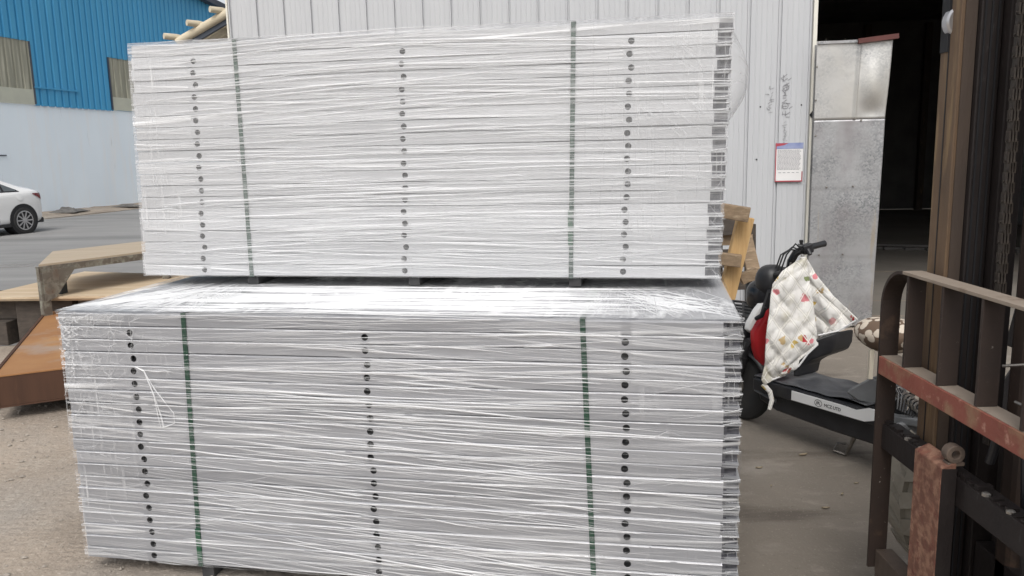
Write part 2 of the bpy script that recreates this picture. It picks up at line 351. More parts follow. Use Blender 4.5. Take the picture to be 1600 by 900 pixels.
def make_quilt():
    t = NT('quilted_print'); v = t.mapping(I3)
    c = t.ramp(t.noise(v, 7, 4), .3, .7, (.76, .745, .71, 1), (.67, .65, .61, 1))
    vo = t.n('ShaderNodeTexVoronoi'); vo.inputs['Scale'].default_value = 12.5; vo.inputs['Randomness'].default_value = .85
    nz = t.n('ShaderNodeTexNoise'); nz.inputs['Scale'].default_value = 14; nz.inputs['Detail'].default_value = 3; t.l(v, nz.inputs['Vector'])
    va = t.n('ShaderNodeVectorMath', operation='SCALE'); va.inputs['Scale'].default_value = .09; t.l(nz.outputs['Color'], va.inputs[0])
    vb = t.n('ShaderNodeVectorMath', operation='ADD'); t.l(t.mapping(I3, loc=(.4, .1, .05)), vb.inputs[0]); t.l(va.outputs[0], vb.inputs[1]); t.l(vb.outputs[0], vo.inputs['Vector'])
    hue = t.n('ShaderNodeSeparateColor'); t.l(vo.outputs['Color'], hue.inputs[0])
    cr = t.n('ShaderNodeValToRGB'); cr.color_ramp.interpolation = 'CONSTANT'; e = cr.color_ramp.elements
    e[0].position, e[0].color = 0, (.45, .03, .04, 1)
    e[1].position, e[1].color = .28, (.58, .42, .12, 1)
    for p_, c_ in ((.45, (.62, .22, .24, 1)), (.6, (.12, .36, .38, 1)), (.72, (.25, .30, .14, 1)), (.86, (.5, .36, .18, 1))):
        x = e.new(p_); x.color = c_
    t.l(hue.outputs[0], cr.inputs[0])
    d = t.math('ADD', vo.outputs['Distance'], t.math('MULTIPLY', t.noise(v, 40, 3), .25))
    spot = t.ramp(d, .39, .44, (1, 1, 1, 1), (0, 0, 0, 1))
    spot = t.math('MULTIPLY', spot, t.ramp(hue.outputs[1], .2, .22))
    c = t.mix(spot, c, cr.outputs[0])
    c = t.mix(t.math('MULTIPLY', t.ramp(t.noise(v, 5, 4), .54, .64), .55), c, (.40, .36, .22))
    sx = t.n('ShaderNodeSeparateXYZ'); t.l(v, sx.inputs[0])
    wob = t.math('MULTIPLY', t.noise(v, 6, 2), .03)
    pa = t.math('ADD', t.math('ADD', sx.outputs[0], t.math('MULTIPLY', sx.outputs[2], .75)), wob); pb_ = t.math('ADD', t.math('SUBTRACT', sx.outputs[0], t.math('MULTIPLY', sx.outputs[2], .75)), wob)
    ln = [t.math('ABSOLUTE', t.math('SUBTRACT', t.math('FRACT', t.math('MULTIPLY', q, 10.5)), .5)) for q in (pa, pb_)]
    seam = t.math('MINIMUM', ln[0], ln[1])
    c = t.mix(t.ramp(seam, .02, .05, (1, 1, 1, 1), (0, 0, 0, 1)), c, (.74, .72, .66))
    c = t.mix(t.math('MULTIPLY', t.ramp(t.math('ABSOLUTE', t.math('SUBTRACT', seam, .075)), .0, .03, (1, 1, 1, 1), (0, 0, 0, 1)), .5), c, (.33, .30, .25))
    return t.done(t.bsdf(c, .8, 0, t.bump(t.noise(v, 45, 3), .35, .01), .3).outputs[0])


def make_seatcover():
    t = NT('spotted_seat_cover'); v = t.mapping(I3)
    vo = t.n('ShaderNodeTexVoronoi'); vo.inputs['Scale'].default_value = 24; t.l(v, vo.inputs['Vector'])
    d = t.math('ADD', vo.outputs['Distance'], t.math('MULTIPLY', t.noise(v, 60, 2), .2))
    c = t.ramp(d, .56, .63, (.70, .61, .50, 1), (.17, .115, .08, 1))
    return t.done(t.bsdf(c, .75, 0, None, .3).outputs[0])


M['galv'] = make_galv()
M['galv_pale_sheen'] = make_galv('galvanised_sheet_pale_sheen', (.50, .493, .475), (.33, .335, .335), (.54, .525, .485))  # top sheet: its paler tone, with part of the reflection put into the colour
M['galv_dull'] = make_galv('galvanised_sheet_dull', (.30, .295, .30), (.16, .165, .165), (.24, .215, .22))
M['film_low'] = make_film('stretch_film_lower', .0, .86, 1.0, .095, ((.513, .492), (1.975, 2.01)))
M['film_up'] = make_film('stretch_film_upper', .14, .86, 2.0, .045, ((.496, .496), (1.912, 1.892)))
M['film_top'] = make_film('stretch_film_top', .28, .56, 3.0, .3)
M['fold'] = make_clear('film_fold', .48, (.94, .945, .95))
M['fold_soft'] = make_clear('film_fold_soft', .26)
M['loose'] = make_clear('loose_film', .30)
M['quilt'] = make_quilt()
M['seatcover'] = make_seatcover()

# ------------------------------------------------------------------ the setting: ground, road, concrete
def sheet(name, pts, z, mat):
    o = MB().add([(x, y, z) for x, y in pts], [tuple(range(len(pts)))]).build(name, mat)
    return tag(o, kind='structure')

g = MB()
g.grid(lambda u, v: ((u - .5) * 1200, v * 1000 - 400, 0), 2, 2)
ground = tag(g.build('ground', M['dirt']), kind='structure')
rag_edge = lambda x0, y0, x1, y1, n, amp: [(x0 + (x1 - x0) * i / n + random.uniform(-amp, amp), y0 + (y1 - y0) * i / n + random.uniform(-amp, amp)) for i in range(n + 1)]
sheet('road', [(-3.2, 7.4)] + rag_edge(-3.2, 7.4, -3.0, 60, 30, .12)[1:] + [(-8.5, 60)] + rag_edge(-9.5, 55, -13.7, 23.2, 30, .2) + rag_edge(-13.7, 23.2, -17, 10, 12, .15) + [(-20, 3)] + rag_edge(-14, 5.5, -3.2, 7.2, 14, .15), .004, M['asphalt'])
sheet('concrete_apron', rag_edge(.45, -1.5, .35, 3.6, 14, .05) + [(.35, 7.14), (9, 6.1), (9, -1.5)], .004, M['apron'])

# low wheel rut along the road (real, a few mm deep ridge)
r_ = MB()
for j in range(2):
    pts = [(-12.5 + 9 * i / 24, 11.9 + 1.5 * i / 24 + .35 * j + .05 * math.sin(i), .006 + .006 * random.random()) for i in range(25)]
    for a, b in zip(pts, pts[1:]): r_.bar(a, b, .05 + .05 * random.random(), .012)
tag(r_.build('tyre_track', M['asphalt']), kind='structure')

# crumbled dirt strip along the foot of the far wall
DW = Vector((math.sin(.215), math.cos(.215), 0)); NW = Vector((DW.y, -DW.x, 0)); AW = Vector((-14.71, 26.95, 0))
st = MB()
def strip_fn(u, v):
    s = -16 + 34 * u; w = 1.5 * v
    p = AW + DW * s + NW * (w + .15 * mnoise.noise((s * .8, v * 3, 1)))
    return (p.x, p.y, .012 + (.09 * (1 - v) + .05 * abs(mnoise.noise((s * 1.3, w * 3, 0)))) * (1 - v * .9))
st.grid(strip_fn, 120, 9)
tag(st.build('dirt_verge', M['dirt'], smooth=60), kind='structure')

# ------------------------------------------------------------------ stones on the dirt (uncountable)
pb = MB()
def pebble(m, x, y, r):
    c = Vector((x, y, r * .25)); vs = []
    for k in range(6):
        t = k * math.pi / 3 + random.uniform(-.3, .3); vs.append(c + Vector((math.cos(t) * r * random.uniform(.7, 1.3), math.sin(t) * r * random.uniform(.6, 1.1), random.uniform(-.2, .2) * r)))
    vs += [c + Vector((random.uniform(-.2, .2) * r, 0, r * .6)), c - Vector((0, 0, r * .5))]
    m.add(vs, [(k, (k + 1) % 6, 6) for k in range(6)] + [((k + 1) % 6, k, 7) for k in range(6)])
for _ in range(2400):
    y = random.uniform(2.4, 6.0); x = random.uniform(-4.6, -.9)
    pebble(pb, x, y, random.choice((.004, .005, .006, .006, .008, .012)) * random.uniform(.7, 1.3))
for _ in range(1300):
    pebble(pb, random.uniform(.8, 3.2), random.uniform(2.4, 6.6), random.uniform(.002, .006))
for _ in range(700):
    t_ = random.random(); pebble(pb, .80 + .95 * t_ * .1 + abs(random.gauss(0, .12)), 2.5 + t_ * 1.3, random.uniform(.0015, .0055))
tag(pb.build('gravel', M['stone']), kind='stuff', label='small loose stones and grit scattered over the dirt yard')

# ------------------------------------------------------------------ panel bundles
PITCH_Z, PLEN = .0495, 2.44
HOLES = (.29, 1.21, 2.12)

def panel_mesh(depth, holed, name, pm='panel'):
    m = MB(); h = PITCH_Z - .0022
    ch = .0058
    # front flange with round holes, top edge chamfered to catch the light
    r, zc, n = .0125, h * .50, 14
    xs = [0.0]
    if holed:
        for hx in HOLES: xs += [hx - .022, hx + .022]
    xs += [PLEN]
    for i in range(len(xs) - 1):
        a, b = xs[i], xs[i + 1]
        if holed and i % 2 == 1:
            cx = (a + b) / 2; ring, outer = [], []
            for k in range(n):
                t = 2 * math.pi * k / n; cs, sn = math.cos(t), math.sin(t)
                ring.append((cx + r * cs, 0, zc + r * sn))
                q = max(abs(cs) / .022, abs(sn) / (zc if sn < 0 else h - ch - zc)); outer.append((cx + cs / q, 0, zc + sn / q))
            back = [(x, .016, z) for x, _, z in ring]
            m.add(outer + ring, [(k, (k + 1) % n, n + (k + 1) % n, n + k) for k in range(n)])
            for cx_, cz_, sx_, sz_ in ((a, 0, 0, 0), (b, 0, 0, 0), (b, h - ch, 0, 0), (a, h - ch, 0, 0)):
                o2 = sorted(range(n), key=lambda k: (outer[k][0] - cx_) ** 2 + (outer[k][2] - cz_) ** 2)[:2]
                p0, p1 = outer[o2[0]], outer[o2[1]]
                m.add([p0, p1, (cx_, 0, cz_)], [(0, 1, 2)])
            m.add(ring + back, [(k, (k + 1) % n, n + (k + 1) % n, n + k) for k in range(n)], 1)
            m.add(back, [tuple(range(n))], 1)
        else:
            m.add([(a, 0, 0), (b, 0, 0), (b, 0, h - ch), (a, 0, h - ch)], [(0, 1, 2, 3)])
    m.add([(0, 0, h - ch), (PLEN, 0, h - ch), (PLEN, ch, h), (0, ch, h)], [(0, 1, 2, 3)])          # chamfer
    m.add([(0, ch, h), (PLEN, ch, h), (PLEN, .03, h), (0, .03, h)], [(0, 1, 2, 3)])
    m.add([(0, 0, 0), (0, .03, 0), (PLEN, .03, 0), (PLEN, 0, 0)], [(0, 1, 2, 3)])
    m.add([(PLEN, 0, 0), (PLEN, .012, 0), (PLEN, .012, h), (PLEN, ch, h), (PLEN, 0, h - ch)], [(0, 1, 2, 3, 4)])
    m.add([(0, 0, 0), (0, .03, 0), (0, .03, h), (0, ch, h), (0, 0, h - ch)], [(4, 3, 2, 1, 0)])
    # channel body behind, its open end reaching past the flange on the right
    e = PLEN + .056
    m.box((.002, .03, .001), (PLEN - .02, depth, h - .001))
    m.box((PLEN - .02, .012, h - .007), (e, depth, h - .0005))
    m.box((PLEN - .02, .012, .0005), (e, depth, .006))
    m.box((PLEN - .02, .030, .006), (e - .004, .036, h - .007), 2)
    m.box((PLEN - .02, .016, .006), (PLEN + .012, .030, h - .007), 2)
    return m.mesh(name, [M[pm], M['hole'], M['shaded_web']])

M['shaded_web'] = pmat('channel_shade', (.11, .11, .125), (.05, .05, .06), 30, .5, .3, .2, 60)  # recess shade of the open channel ends, put into the web colour


def film_folds(rng, n, zlo, zhi, slope_fn, y0, wmul=1.0, lmul=1.0, xlo=0, xhi=PLEN):
    m = MB()
    for _ in range(n):
        L = rng.choice((.15, .25, .4, .6, .9, 1.4)) * rng.uniform(.7, 1.2) * lmul
        x0 = rng.uniform(xlo - .1, xhi - L * .7); z0 = rng.uniform(zlo, zhi)
        x1 = x0 + L
        k = slope_fn(x0 + L / 2, z0) + rng.gauss(0, .012)
        w = rng.choice((.0006, .0008, .001, .0013, .002, .0034)) * rng.uniform(.7, 1.3) * wmul
        seg = max(4, int(L / .07)); vs = []; bow = rng.gauss(0, .004)
        for i in range(seg + 1):
            t = i / seg; x = x0 + L * t
            x = min(max(x, -.004), PLEN + .003)
            z = z0 + k * (x - x0) + bow * math.sin(math.pi * t) + .0015 * math.sin(9 * t + z0 * 50)
            z = min(max(z, zlo - .01), zhi + .012); ww = w * math.sin(math.pi * min(max(t, .03), .97)) ** .7
            vs += [(x, y0, z - ww), (x, y0 - ww * .9, z + ww * .25), (x, y0, z + ww)]
        fs = []
        for i in range(seg):
            for j in (0, 1): fs.append((3 * i + j, 3 * i + 3 + j, 3 * i + 4 + j, 3 * i + 1 + j))
        m.add(vs, fs)
    return m


def polyfold(m, pts, w, y0):
    """one crumpled strand of film along a zig-zag line"""
    for (a, b) in zip(pts, pts[1:]):
        d = Vector((b[0] - a[0], 0, b[1] - a[1])); n = max(2, int(d.length / .02)); nrm = Vector((-d.z, 0, d.x)).normalized(); vs = []
        for i in range(n + 1):
            t = i / n; p = Vector((a[0], y0, a[1])) + d * t; ww = w * random.uniform(.5, 1.2)
            vs += [p - nrm * ww, p + Vector((0, -ww * .9, 0)), p + nrm * ww]
        fs = []
        for i in range(n):
            for j in (0, 1): fs.append((3 * i + j, 3 * i + 3 + j, 3 * i + 4 + j, 3 * i + 1 + j))
        m.add(vs, fs)


def make_bundle(loc, ang, depth, dz, shear, label, strap_x, film_mat, upper):
    root = empty('panel_bundle', loc, -ang, label, 'bundle', 'film wrapped bundles of steel panels')
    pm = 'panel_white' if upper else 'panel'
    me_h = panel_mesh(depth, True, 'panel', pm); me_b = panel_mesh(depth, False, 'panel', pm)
    rng = random.Random(3 if upper else 5)
    N = 20; H = N * PITCH_Z
    offs = []
    for i in range(N):
        o = bpy.data.objects.new('panel', me_b if i == N - 1 else me_h); col.objects.link(o); o.parent = root
        dx = shear[0] + (shear[1] - shear[0]) * i / (N - 1) + rng.uniform(-.005, .005); offs.append(dx)
        o.location = (dx, rng.uniform(-.0018, .0018), i * PITCH_Z + rng.uniform(-.0006, .0006))
        o.rotation_euler = (0, rng.uniform(-.0005, .0005), rng.uniform(-.0006, .0006))
    # skids under the pack
    for sx in (strap_x[0][0] - .03, 1.2, strap_x[1][0] - .03):
        s = MB().box((sx, .015, -dz), (sx + .05, depth - .02, -.0015)).build('skid', M['skid'], root, bevel=.002)
    # green straps round the pack
    for (xt, xb) in strap_x:
        s = MB(); hw = .0092
        prof = [(xt, -.004, H + .003), (xb, -.004, -.004)]
        s.prism([(xt - hw, -.0036, H + .004), (xt + hw, -.0036, H + .004), (xb + hw, -.0036, -.006), (xb - hw, -.0036, -.006)], (0, .0012, 0))
        s.prism([(xt - hw, -.0036, H + .0015), (xt + hw, -.0036, H + .0015), (xt + hw, depth + .003, H + .0015), (xt - hw, depth + .003, H + .0015)], (0, 0, .0012))
        s.prism([(xb - hw, -.0036, -.006), (xb + hw, -.0036, -.006), (xb + hw, depth + .003, -.006), (xb - hw, depth + .003, -.006)], (0, 0, .0012))
        s.build('strap', M['strap'], root)
        if upper and xt > 1: MB().box((xb - .0095, -.0062, .13), (xb + .0095, -.0038, .27)).build('strap_joint', M['strap_bright'], root)
        if not upper and xt < 1: MB().box((xb - .0094, -.0062, .02), (xb + .0105, -.0038, .15)).build('strap_joint', M['strap_bright'], root)
    # stretch film: sides
    zc0 = shear[0]; zc1 = shear[1]
    def ring(u, v):
        t = u * 4; z = -.004 + (H + .012) * v; sh = zc0 + (zc1 - zc0) * v
        wob = .0045 * mnoise.noise((u * 60, z * 9, 3.3 if upper else 1.1)); xl, xr = -.008 + sh, PLEN + .062 + sh
        sag = .009 * abs(math.sin(z / PITCH_Z * math.pi)) if True else 0
        if t < 2.0:      # front, most of the ring's points
            f = t / 2; x = xl + (xr - xl) * f
            y = -.0075 + wob * .6
            if x > PLEN + sh: y += (x - PLEN - sh) * .25; x -= sag * .6 * (x - PLEN - sh) / .06
            return (x, y, z)
        if t < 2.6:
            f = (t - 2.0) / .6; return (xr - sag * .6 + wob, -.0075 + .0155 + (depth + .01) * f, z)
        if t < 3.4:
            f = (t - 2.6) / .8; return (xr + (xl - xr) * f, depth + .012, z)
        f = (t - 3.4) / .6; return (xl + wob * 1.5 - .006 * abs(mnoise.noise((z * 30, 2, 2))), depth + .012 - (depth + .0195) * f, z)
    fl = MB().grid(ring, 480, 90, close_u=True)
    film = fl.build('stretch_film', film_mat, root, smooth=70)
    # stretch film: lid, pulled in towards the middle
    def lid(u, v):
        x = -.008 + zc1 + (PLEN + .06) * u; y = -.0075 + (depth + .02) * v
        e = min(u, 1 - u) * 2.44; s = min(1, e / .12)
        ridge = .006 * mnoise.noise((x * 2 + y * 9, (y - x * .3) * 24, 1))
        return (x, y, H + .0085 + ridge * (1 - abs(2 * v - 1) ** 6) * s)
    MB().grid(lid, 160, 50).build('film_lid', M['film_top'], root, smooth=70)
    return root, rng, H, film


# lower bundle
low, rng, H, film = make_bundle((-1.7102, 2.9795, .06), .179, 1.2, .06, (.002, -.004),
    'lower pack of grey steel panels in clear stretch film, standing on the ground',
    ((.513, .492), (1.975, 2.01)), M['film_low'], False)
low['category'] = 'bundle'
def low_slope(x, z):
    f = min(max((z - .25) / .55, 0), 1)
    k = (-.10 if rng.random() < .7 else -.03) * (1 - f) + (.03 if rng.random() < .7 else -.05) * f
    if x < .5: k *= .5
    return k
fo = film_folds(rng, 280, .02, H, low_slope, -.0105, 1.0, 1.0, .35, 2.05)
fo.build('film_fold', M['fold'], film, smooth=True)['kind'] = 'stuff'
def lip_ridges(m, rng, seg_p, dx0, dx1, w):
    for i in range(1, 21):
        z = i * PITCH_Z - .004; x = dx0 + (dx1 - dx0) * i / 20; end = PLEN + x + .004
        while x < end - .05:
            l = rng.uniform(.25, 1.1); x1 = min(end, x + l)
            if rng.random() < seg_p: polyfold(m, [(x, z), (x + (x1 - x) * .5, z + rng.gauss(0, .0006)), (x1, z)], w * rng.uniform(.55, 1.15), -.0108)
            x = x1 + rng.uniform(0, .03)
lr = MB(); lip_ridges(lr, rng, .92, .002, -.004, .0019)
lr.build('film_lip', M['fold'], film, smooth=True)['kind'] = 'stuff'
fo = film_folds(rng, 170, .02, H, lambda x, z: rng.choice((-.1, -.03, .02, .05, .25)), -.0105, .6, .5)
fo.build('film_fold', M['fold_soft'], film, smooth=True)['kind'] = 'stuff'
cr = MB(); crs = MB(); crs2 = MB()
def pxl(x, y):
    L = 95 + (y - 487) * .11
    return ((x - L) * .00266, 1.05 - .06 - (y - 487) * .0026)
for line, w in (([(120, 492), (118, 535), (119, 568), (122, 575), (112, 592), (105, 612)], .0022), ([(138, 615), (125, 640), (115, 655)], .003),
                ([(218, 565), (231, 571), (246, 605), (259, 640), (262, 654)], .0034), ([(231, 571), (248, 598), (278, 633), (279, 648), (262, 655)], .0022),
                ([(246, 605), (254, 640), (258, 655)], .002), ([(200, 515), (212, 525), (208, 500), (226, 492)], .002), ([(215, 500), (212, 530), (208, 555)], .0016),
                ([(155, 540), (150, 565), (148, 590)], .0016), ([(217, 600), (214, 650), (219, 690)], .0014), ([(100, 530), (104, 575), (110, 650), (112, 690)], .0016),
                ([(96, 500), (110, 512), (100, 522), (116, 530)], .0022), ([(98, 540), (108, 548), (100, 556)], .002)):
    polyfold(cr if line[0][0] in (218, 231, 246) else crs, [pxl(*p) for p in line], w, -.0115)
for line, w in (([(2.24, .80), (2.27, .785), (2.30, .79), (2.325, .83)], .0014), ([(2.27, .79), (2.33, .765), (2.38, .75)], .0012), ([(2.22, .595), (2.26, .615), (2.30, .60)], .0016),
                ([(2.24, .42), (2.33, .445), (2.40, .455)], .0014), ([(2.22, .28), (2.245, .30), (2.27, .305)], .0018)):
    polyfold(crs, line, w, -.0115)
for k in range(190):
    x = abs(rng.gauss(.02, .22)); z = H - abs(rng.gauss(.05, .30)); a = rng.choice((rng.uniform(-.3, .3), rng.uniform(.5, 1.3), rng.uniform(-1.9, -1.2))); l = rng.uniform(.02, .11)
    if z < .1 or x > .6: continue
    polyfold(crs2, [(x, z), (x + l * math.cos(a), min(H, z + l * math.sin(a))), (x + l * 1.5 * math.cos(a + .2), min(H, z + l * 1.5 * math.sin(a + .2)))], rng.uniform(.0005, .0013), -.0112)
# bunched film on the upper left corner
for k in range(110):
    x = -.002 + abs(rng.gauss(0, .045)); z = H - abs(rng.gauss(.08, .09)); a = rng.uniform(-1.2, 1.2); l = rng.uniform(.008, .026)
    polyfold(crs2, [(x, z), (x + l * math.cos(a), z + l * math.sin(a)), (x + l * math.cos(a + 1), z + l * math.sin(a) * .3)], rng.uniform(.001, .0026), -.0115 - rng.uniform(0, .004))
cr.build('film_crease', M['fold'], film, smooth=True)['kind'] = 'stuff'
crs.build('film_crease', M['fold_soft'], film, smooth=True)['kind'] = 'stuff'
crs2.build('film_crease', M['fold_soft'], film, smooth=True)['kind'] = 'stuff'
# fan of pulled folds over the visible top of the lower pack
tp = MB()
for k in range(420):
    xe = rng.uniform(-.05, 2.5)
    # folds lead from the front edge to gathers under the upper pack
    gx = .42 if xe < .55 else (2.06 if xe > 1.95 else xe + rng.uniform(-.5, .5))
    spread = rng.uniform(.1, 1.0); y1 = rng.uniform(.2, .62)
    p0 = Vector((xe, rng.uniform(-.004, .1) if rng.random() < .7 else rng.uniform(.1, .4), H + .011)); p1 = Vector((xe + (gx - xe) * spread, y1, H + .012))
    if .55 < xe < 1.95:
        L = rng.uniform(.2, .9); yy = rng.uniform(0, .55); p0 = Vector((xe - L / 2, yy, H + .012)); p1 = Vector((xe + L / 2, yy + rng.gauss(.0, .03), H + .012))
    p0.x = max(0, min(2.49, p0.x)); p1.x = max(0, min(2.49, p1.x))
    d = p1 - p0; nrm = Vector((-d.y, d.x, 0)).normalized(); w = rng.uniform(.001, .0035); vs = []; n = 6
    for i in range(n + 1):
        t = i / n; ww = w * math.sin(math.pi * min(max(t, .08), .92)); p = p0 + d * t + nrm * .006 * math.sin(3 * t + k)
        vs += [p - nrm * ww, p + Vector((0, 0, ww * 1.1)), p + nrm * ww]
    tp.add(vs, [q for i in range(n) for q in ((3 * i, 3 * i + 3, 3 * i + 4, 3 * i + 1), (3 * i + 1, 3 * i + 4, 3 * i + 5, 3 * i + 2))])
tp.build('film_fold', M['fold'], film, smooth=True)['kind'] = 'stuff'

# upper bundle
upz = .06 + H + .0532
up, rng, H, film = make_bundle((-1.621, 3.559, upz), .1819, .62, .0415, (-.016, .013),
    'upper pack of steel panels in dense white film, set back on the lower pack',
    ((.496, .496), (1.912, 1.892)), M['film_up'], True)
fo = film_folds(rng, 400, .01, H, lambda x, z: (.035 if x < 1.3 else -.01) + .02 * math.sin(x * 3 + z * 7), -.0105, 1.1, 1.1, .05, 2.2)
fo.build('film_fold', M['fold'], film, smooth=True)['kind'] = 'stuff'
lr = MB(); lip_ridges(lr, rng, .40, -.016, .013, .0013)
lr.build('film_lip', M['fold_soft'], film, smooth=True)['kind'] = 'stuff'
fo = film_folds(rng, 260, .01, H, lambda x, z: rng.choice((-.06, .03, .06, .1)), -.0105, .8, .6)
fo.build('film_fold', M['fold_soft'], film, smooth=True)['kind'] = 'stuff'
# diagonal pull marks near the upper right end, and fine cross-hatch
dg = MB()
for k in range(60):
    x = rng.uniform(2.0, 2.4); z = rng.uniform(.55, .95); l = rng.uniform(.05, .22)
    polyfold(dg, [(x, z), (min(2.44, x + l * .75), z - l * .62)], rng.uniform(.0006, .0014), -.0112)
for k in range(120):
    x = rng.choice((rng.uniform(0, .14), rng.uniform(2.0, 2.42), rng.uniform(1.93, 2.42))); z = rng.uniform(.1, .9); l = rng.uniform(.04, .2)
    polyfold(dg, [(x, z), (x + rng.gauss(0, .003), z + l)], rng.uniform(.0006, .0013), -.0112)
dg.build('film_crease', M['fold_soft'], film, smooth=True)['kind'] = 'stuff'
# loose bulge of film hanging out at the right end
def bulge(u, v):
    z = H - .04 - .36 * v; s = math.sin(math.pi * min(1, v * 1.05)) ** .8
    x = PLEN + .062 + .075 * s * math.sin(math.pi * u) ** .7 + .004 * mnoise.noise((u * 5, v * 9, 2)); y = -.004 + .22 * u
    return (x, y, z)
MB().grid(bulge, 14, 24).build('loose_film', M['loose'], up, smooth=True)
lf = MB()
prev = None
for v in [i / 24 for i in range(25)]:
    p = Vector(bulge(.5, v)); 
    if prev: lf.tube([prev, p], .0015, 5)
    prev = p
for (va, vb, ua, ub) in ((.02, .9, .3, .55), (.5, .95, .55, .1), (.3, .45, .1, .55), (.55, .62, .08, .5)):
    lf.tube([bulge(ua + (ub - ua) * t / 6, va + (vb - va) * t / 6) for t in range(7)], .0009, 4)
lf.build('film_edge', M['fold_soft'], up, smooth=True)
for b_, n_ in ((low, 1), (up, 2)):
    # gathered film over the open channel ends: bright ribs between dark slots
    rb = MB(); rg = random.Random(n_ * 11)
    for i in range(21):
        z = i * PITCH_Z + rg.uniform(-.002, .002); dx = (-.016 + .029 * i / 20) if b_ is up else 0
        if rg.random() < .85:
            rb.tube([(PLEN + .0 + dx, -.006, z), (PLEN + .03 + dx, -.003 + rg.uniform(-.002, .004), z + rg.uniform(-.003, .006)), (PLEN + .060 + dx, .004, z + rg.uniform(-.003, .008))], [.001, .0022, .0016], 5)
    for k in range(9):
        z = rg.uniform(.02, .97); dx = (-.016 + .029 * z) if b_ is up else 0
        rb.tube([(PLEN + rg.uniform(.0, .03) + dx, -.006, z), (PLEN + rg.uniform(.025, .06) + dx, .001, z + rg.uniform(-.08, .08))], .0009, 4)
    rb.build('film_crease', M['fold_soft'], b_, smooth=True)['kind'] = 'stuff'

# ------------------------------------------------------------------ white workshop behind
AN = .1236
WP = Vector((-2.319, 7.797, 0)); WU = Vector((math.cos(AN), -math.sin(AN), 0)); WV = Vector((math.sin(AN), math.cos(AN), 0))
shop = empty('workshop_building', WP, -AN, 'white ribbed metal workshop with a dark open doorway on its right', 'building')
RIB = .2622
def clad_profile(x0, nrib):
    """x, y profile of one sheet: raised ribs with fine flutes between"""
    out = []
    for i in range(nrib):
        x = x0 + i * RIB
        out += [(x, 0), (x + .004, -.012), (x + .014, -.012), (x + .017, .014), (x + .030, .014), (x + .034, 0)]
        for k in range(1, 5):
            c = x + .034 + (RIB - .034) * k / 5
            out += [(c - .006, 0), (c - .0025, -.0022), (c + .0025, -.0022), (c + .006, 0)]
    out.append((x0 + nrib * RIB, 0))
    return out
def clad_sheet(x0, n, z0, z1, name='cladding_sheet', yoff=0):
    p = [(x, y + yoff) for x, y in clad_profile(x0, n)]; m = MB(); k = len(p)
    vs = [(x, y, z0) for x, y in p] + [(x, y, z1) for x, y in p]
    m.add(vs, [(i, i + 1, k + i + 1, k + i) for i in range(k - 1)])
    return m.build(name, M['clad'], shop)
x = -.26
seq = [5, 4, 4, 4, 4]
pos = -RIB
for i, n in enumerate(seq):
    clad_sheet(pos - .012, n, .0, 4.6, yoff=-.001 * (i % 2))
    pos += n * RIB
JAMB = 5.02
# the last sheet is cut at the jamb
sh = [o for o in shop.children if o.name.startswith('cladding_sheet')][-1]
vs = sh.data.vertices
for v in vs:
    if v.co.x > JAMB: v.co.x = JAMB
MB().box((-.292, -.022, 0), (-.2745, .05, 4.6)).build('corner_trim', M['trim'], shop, bevel=.004)
MB().box((JAMB - .022, -.024, 0), (JAMB + .012, .06, 4.6)).build('door_jamb', M['trim'], shop, bevel=.003)
MB().box((-.29, .052, 0), (-.21, 14, 4.6)).build('side_wall', M['clad'], shop)
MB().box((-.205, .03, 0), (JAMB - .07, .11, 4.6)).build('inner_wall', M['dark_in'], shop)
MB().box((JAMB + .02, .02, 3.9), (9.2, .10, 4.6)).build('door_lintel', M['clad'], shop)
clad_sheet(9.2, 8, 0, 4.6)
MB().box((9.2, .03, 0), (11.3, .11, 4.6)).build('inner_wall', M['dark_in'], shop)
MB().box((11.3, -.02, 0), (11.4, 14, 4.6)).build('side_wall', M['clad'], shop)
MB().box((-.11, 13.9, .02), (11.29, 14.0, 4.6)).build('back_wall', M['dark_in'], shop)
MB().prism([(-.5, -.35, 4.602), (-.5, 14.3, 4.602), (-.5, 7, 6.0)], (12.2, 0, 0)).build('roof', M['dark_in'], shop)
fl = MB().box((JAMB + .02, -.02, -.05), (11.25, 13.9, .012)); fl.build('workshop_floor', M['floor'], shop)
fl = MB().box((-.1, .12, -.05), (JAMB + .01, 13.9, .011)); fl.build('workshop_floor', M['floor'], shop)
# joints cut across the floor, pale dust in them
for yy, h in ((.35, .016), (1.15, .015), (3.2, .015)):
    MB().box((JAMB + .1, yy, .012), (10.9, yy + .018, h)).build('floor_joint', M['fk_dust'], shop)
for k, (xx, yy) in enumerate(((6.45, 5.4), (6.75, 5.5), (7.0, 5.6))):
    MB().box((xx, yy, .012), (xx + .010, yy + .010, 3.2)).build('hanging_rod', M['chrome'], shop)
for k in range(5):
    MB().box((5.2 + k * 1.4, 13.6, .012), (5.35 + k * 1.4, 13.75, 4.5)).build('inside_column', M['fk_grey'], shop)
# low things far inside, only their edges catch light
MB().box((5.9, 8.6, .012), (7.6, 9.3, .85)).box((6.0, 8.5, .85), (7.8, 9.4, .9)).build('inside_bench', M['dark_in'], shop)
for i in range(2):
    MB().bar((5.6, 6.2 + i * .45, .03), (9.5, 5.0 + i * .45, .03), .05, .03).build('floor_rail', M['dark_in'], shop)
for i in range(13):
    MB().box((5.8 + i * .28, 6.02 - i * .086, .013), (5.95 + i * .28, 6.12 - i * .086, .05)).build('rail_sleeper', M['dark_in'], shop)
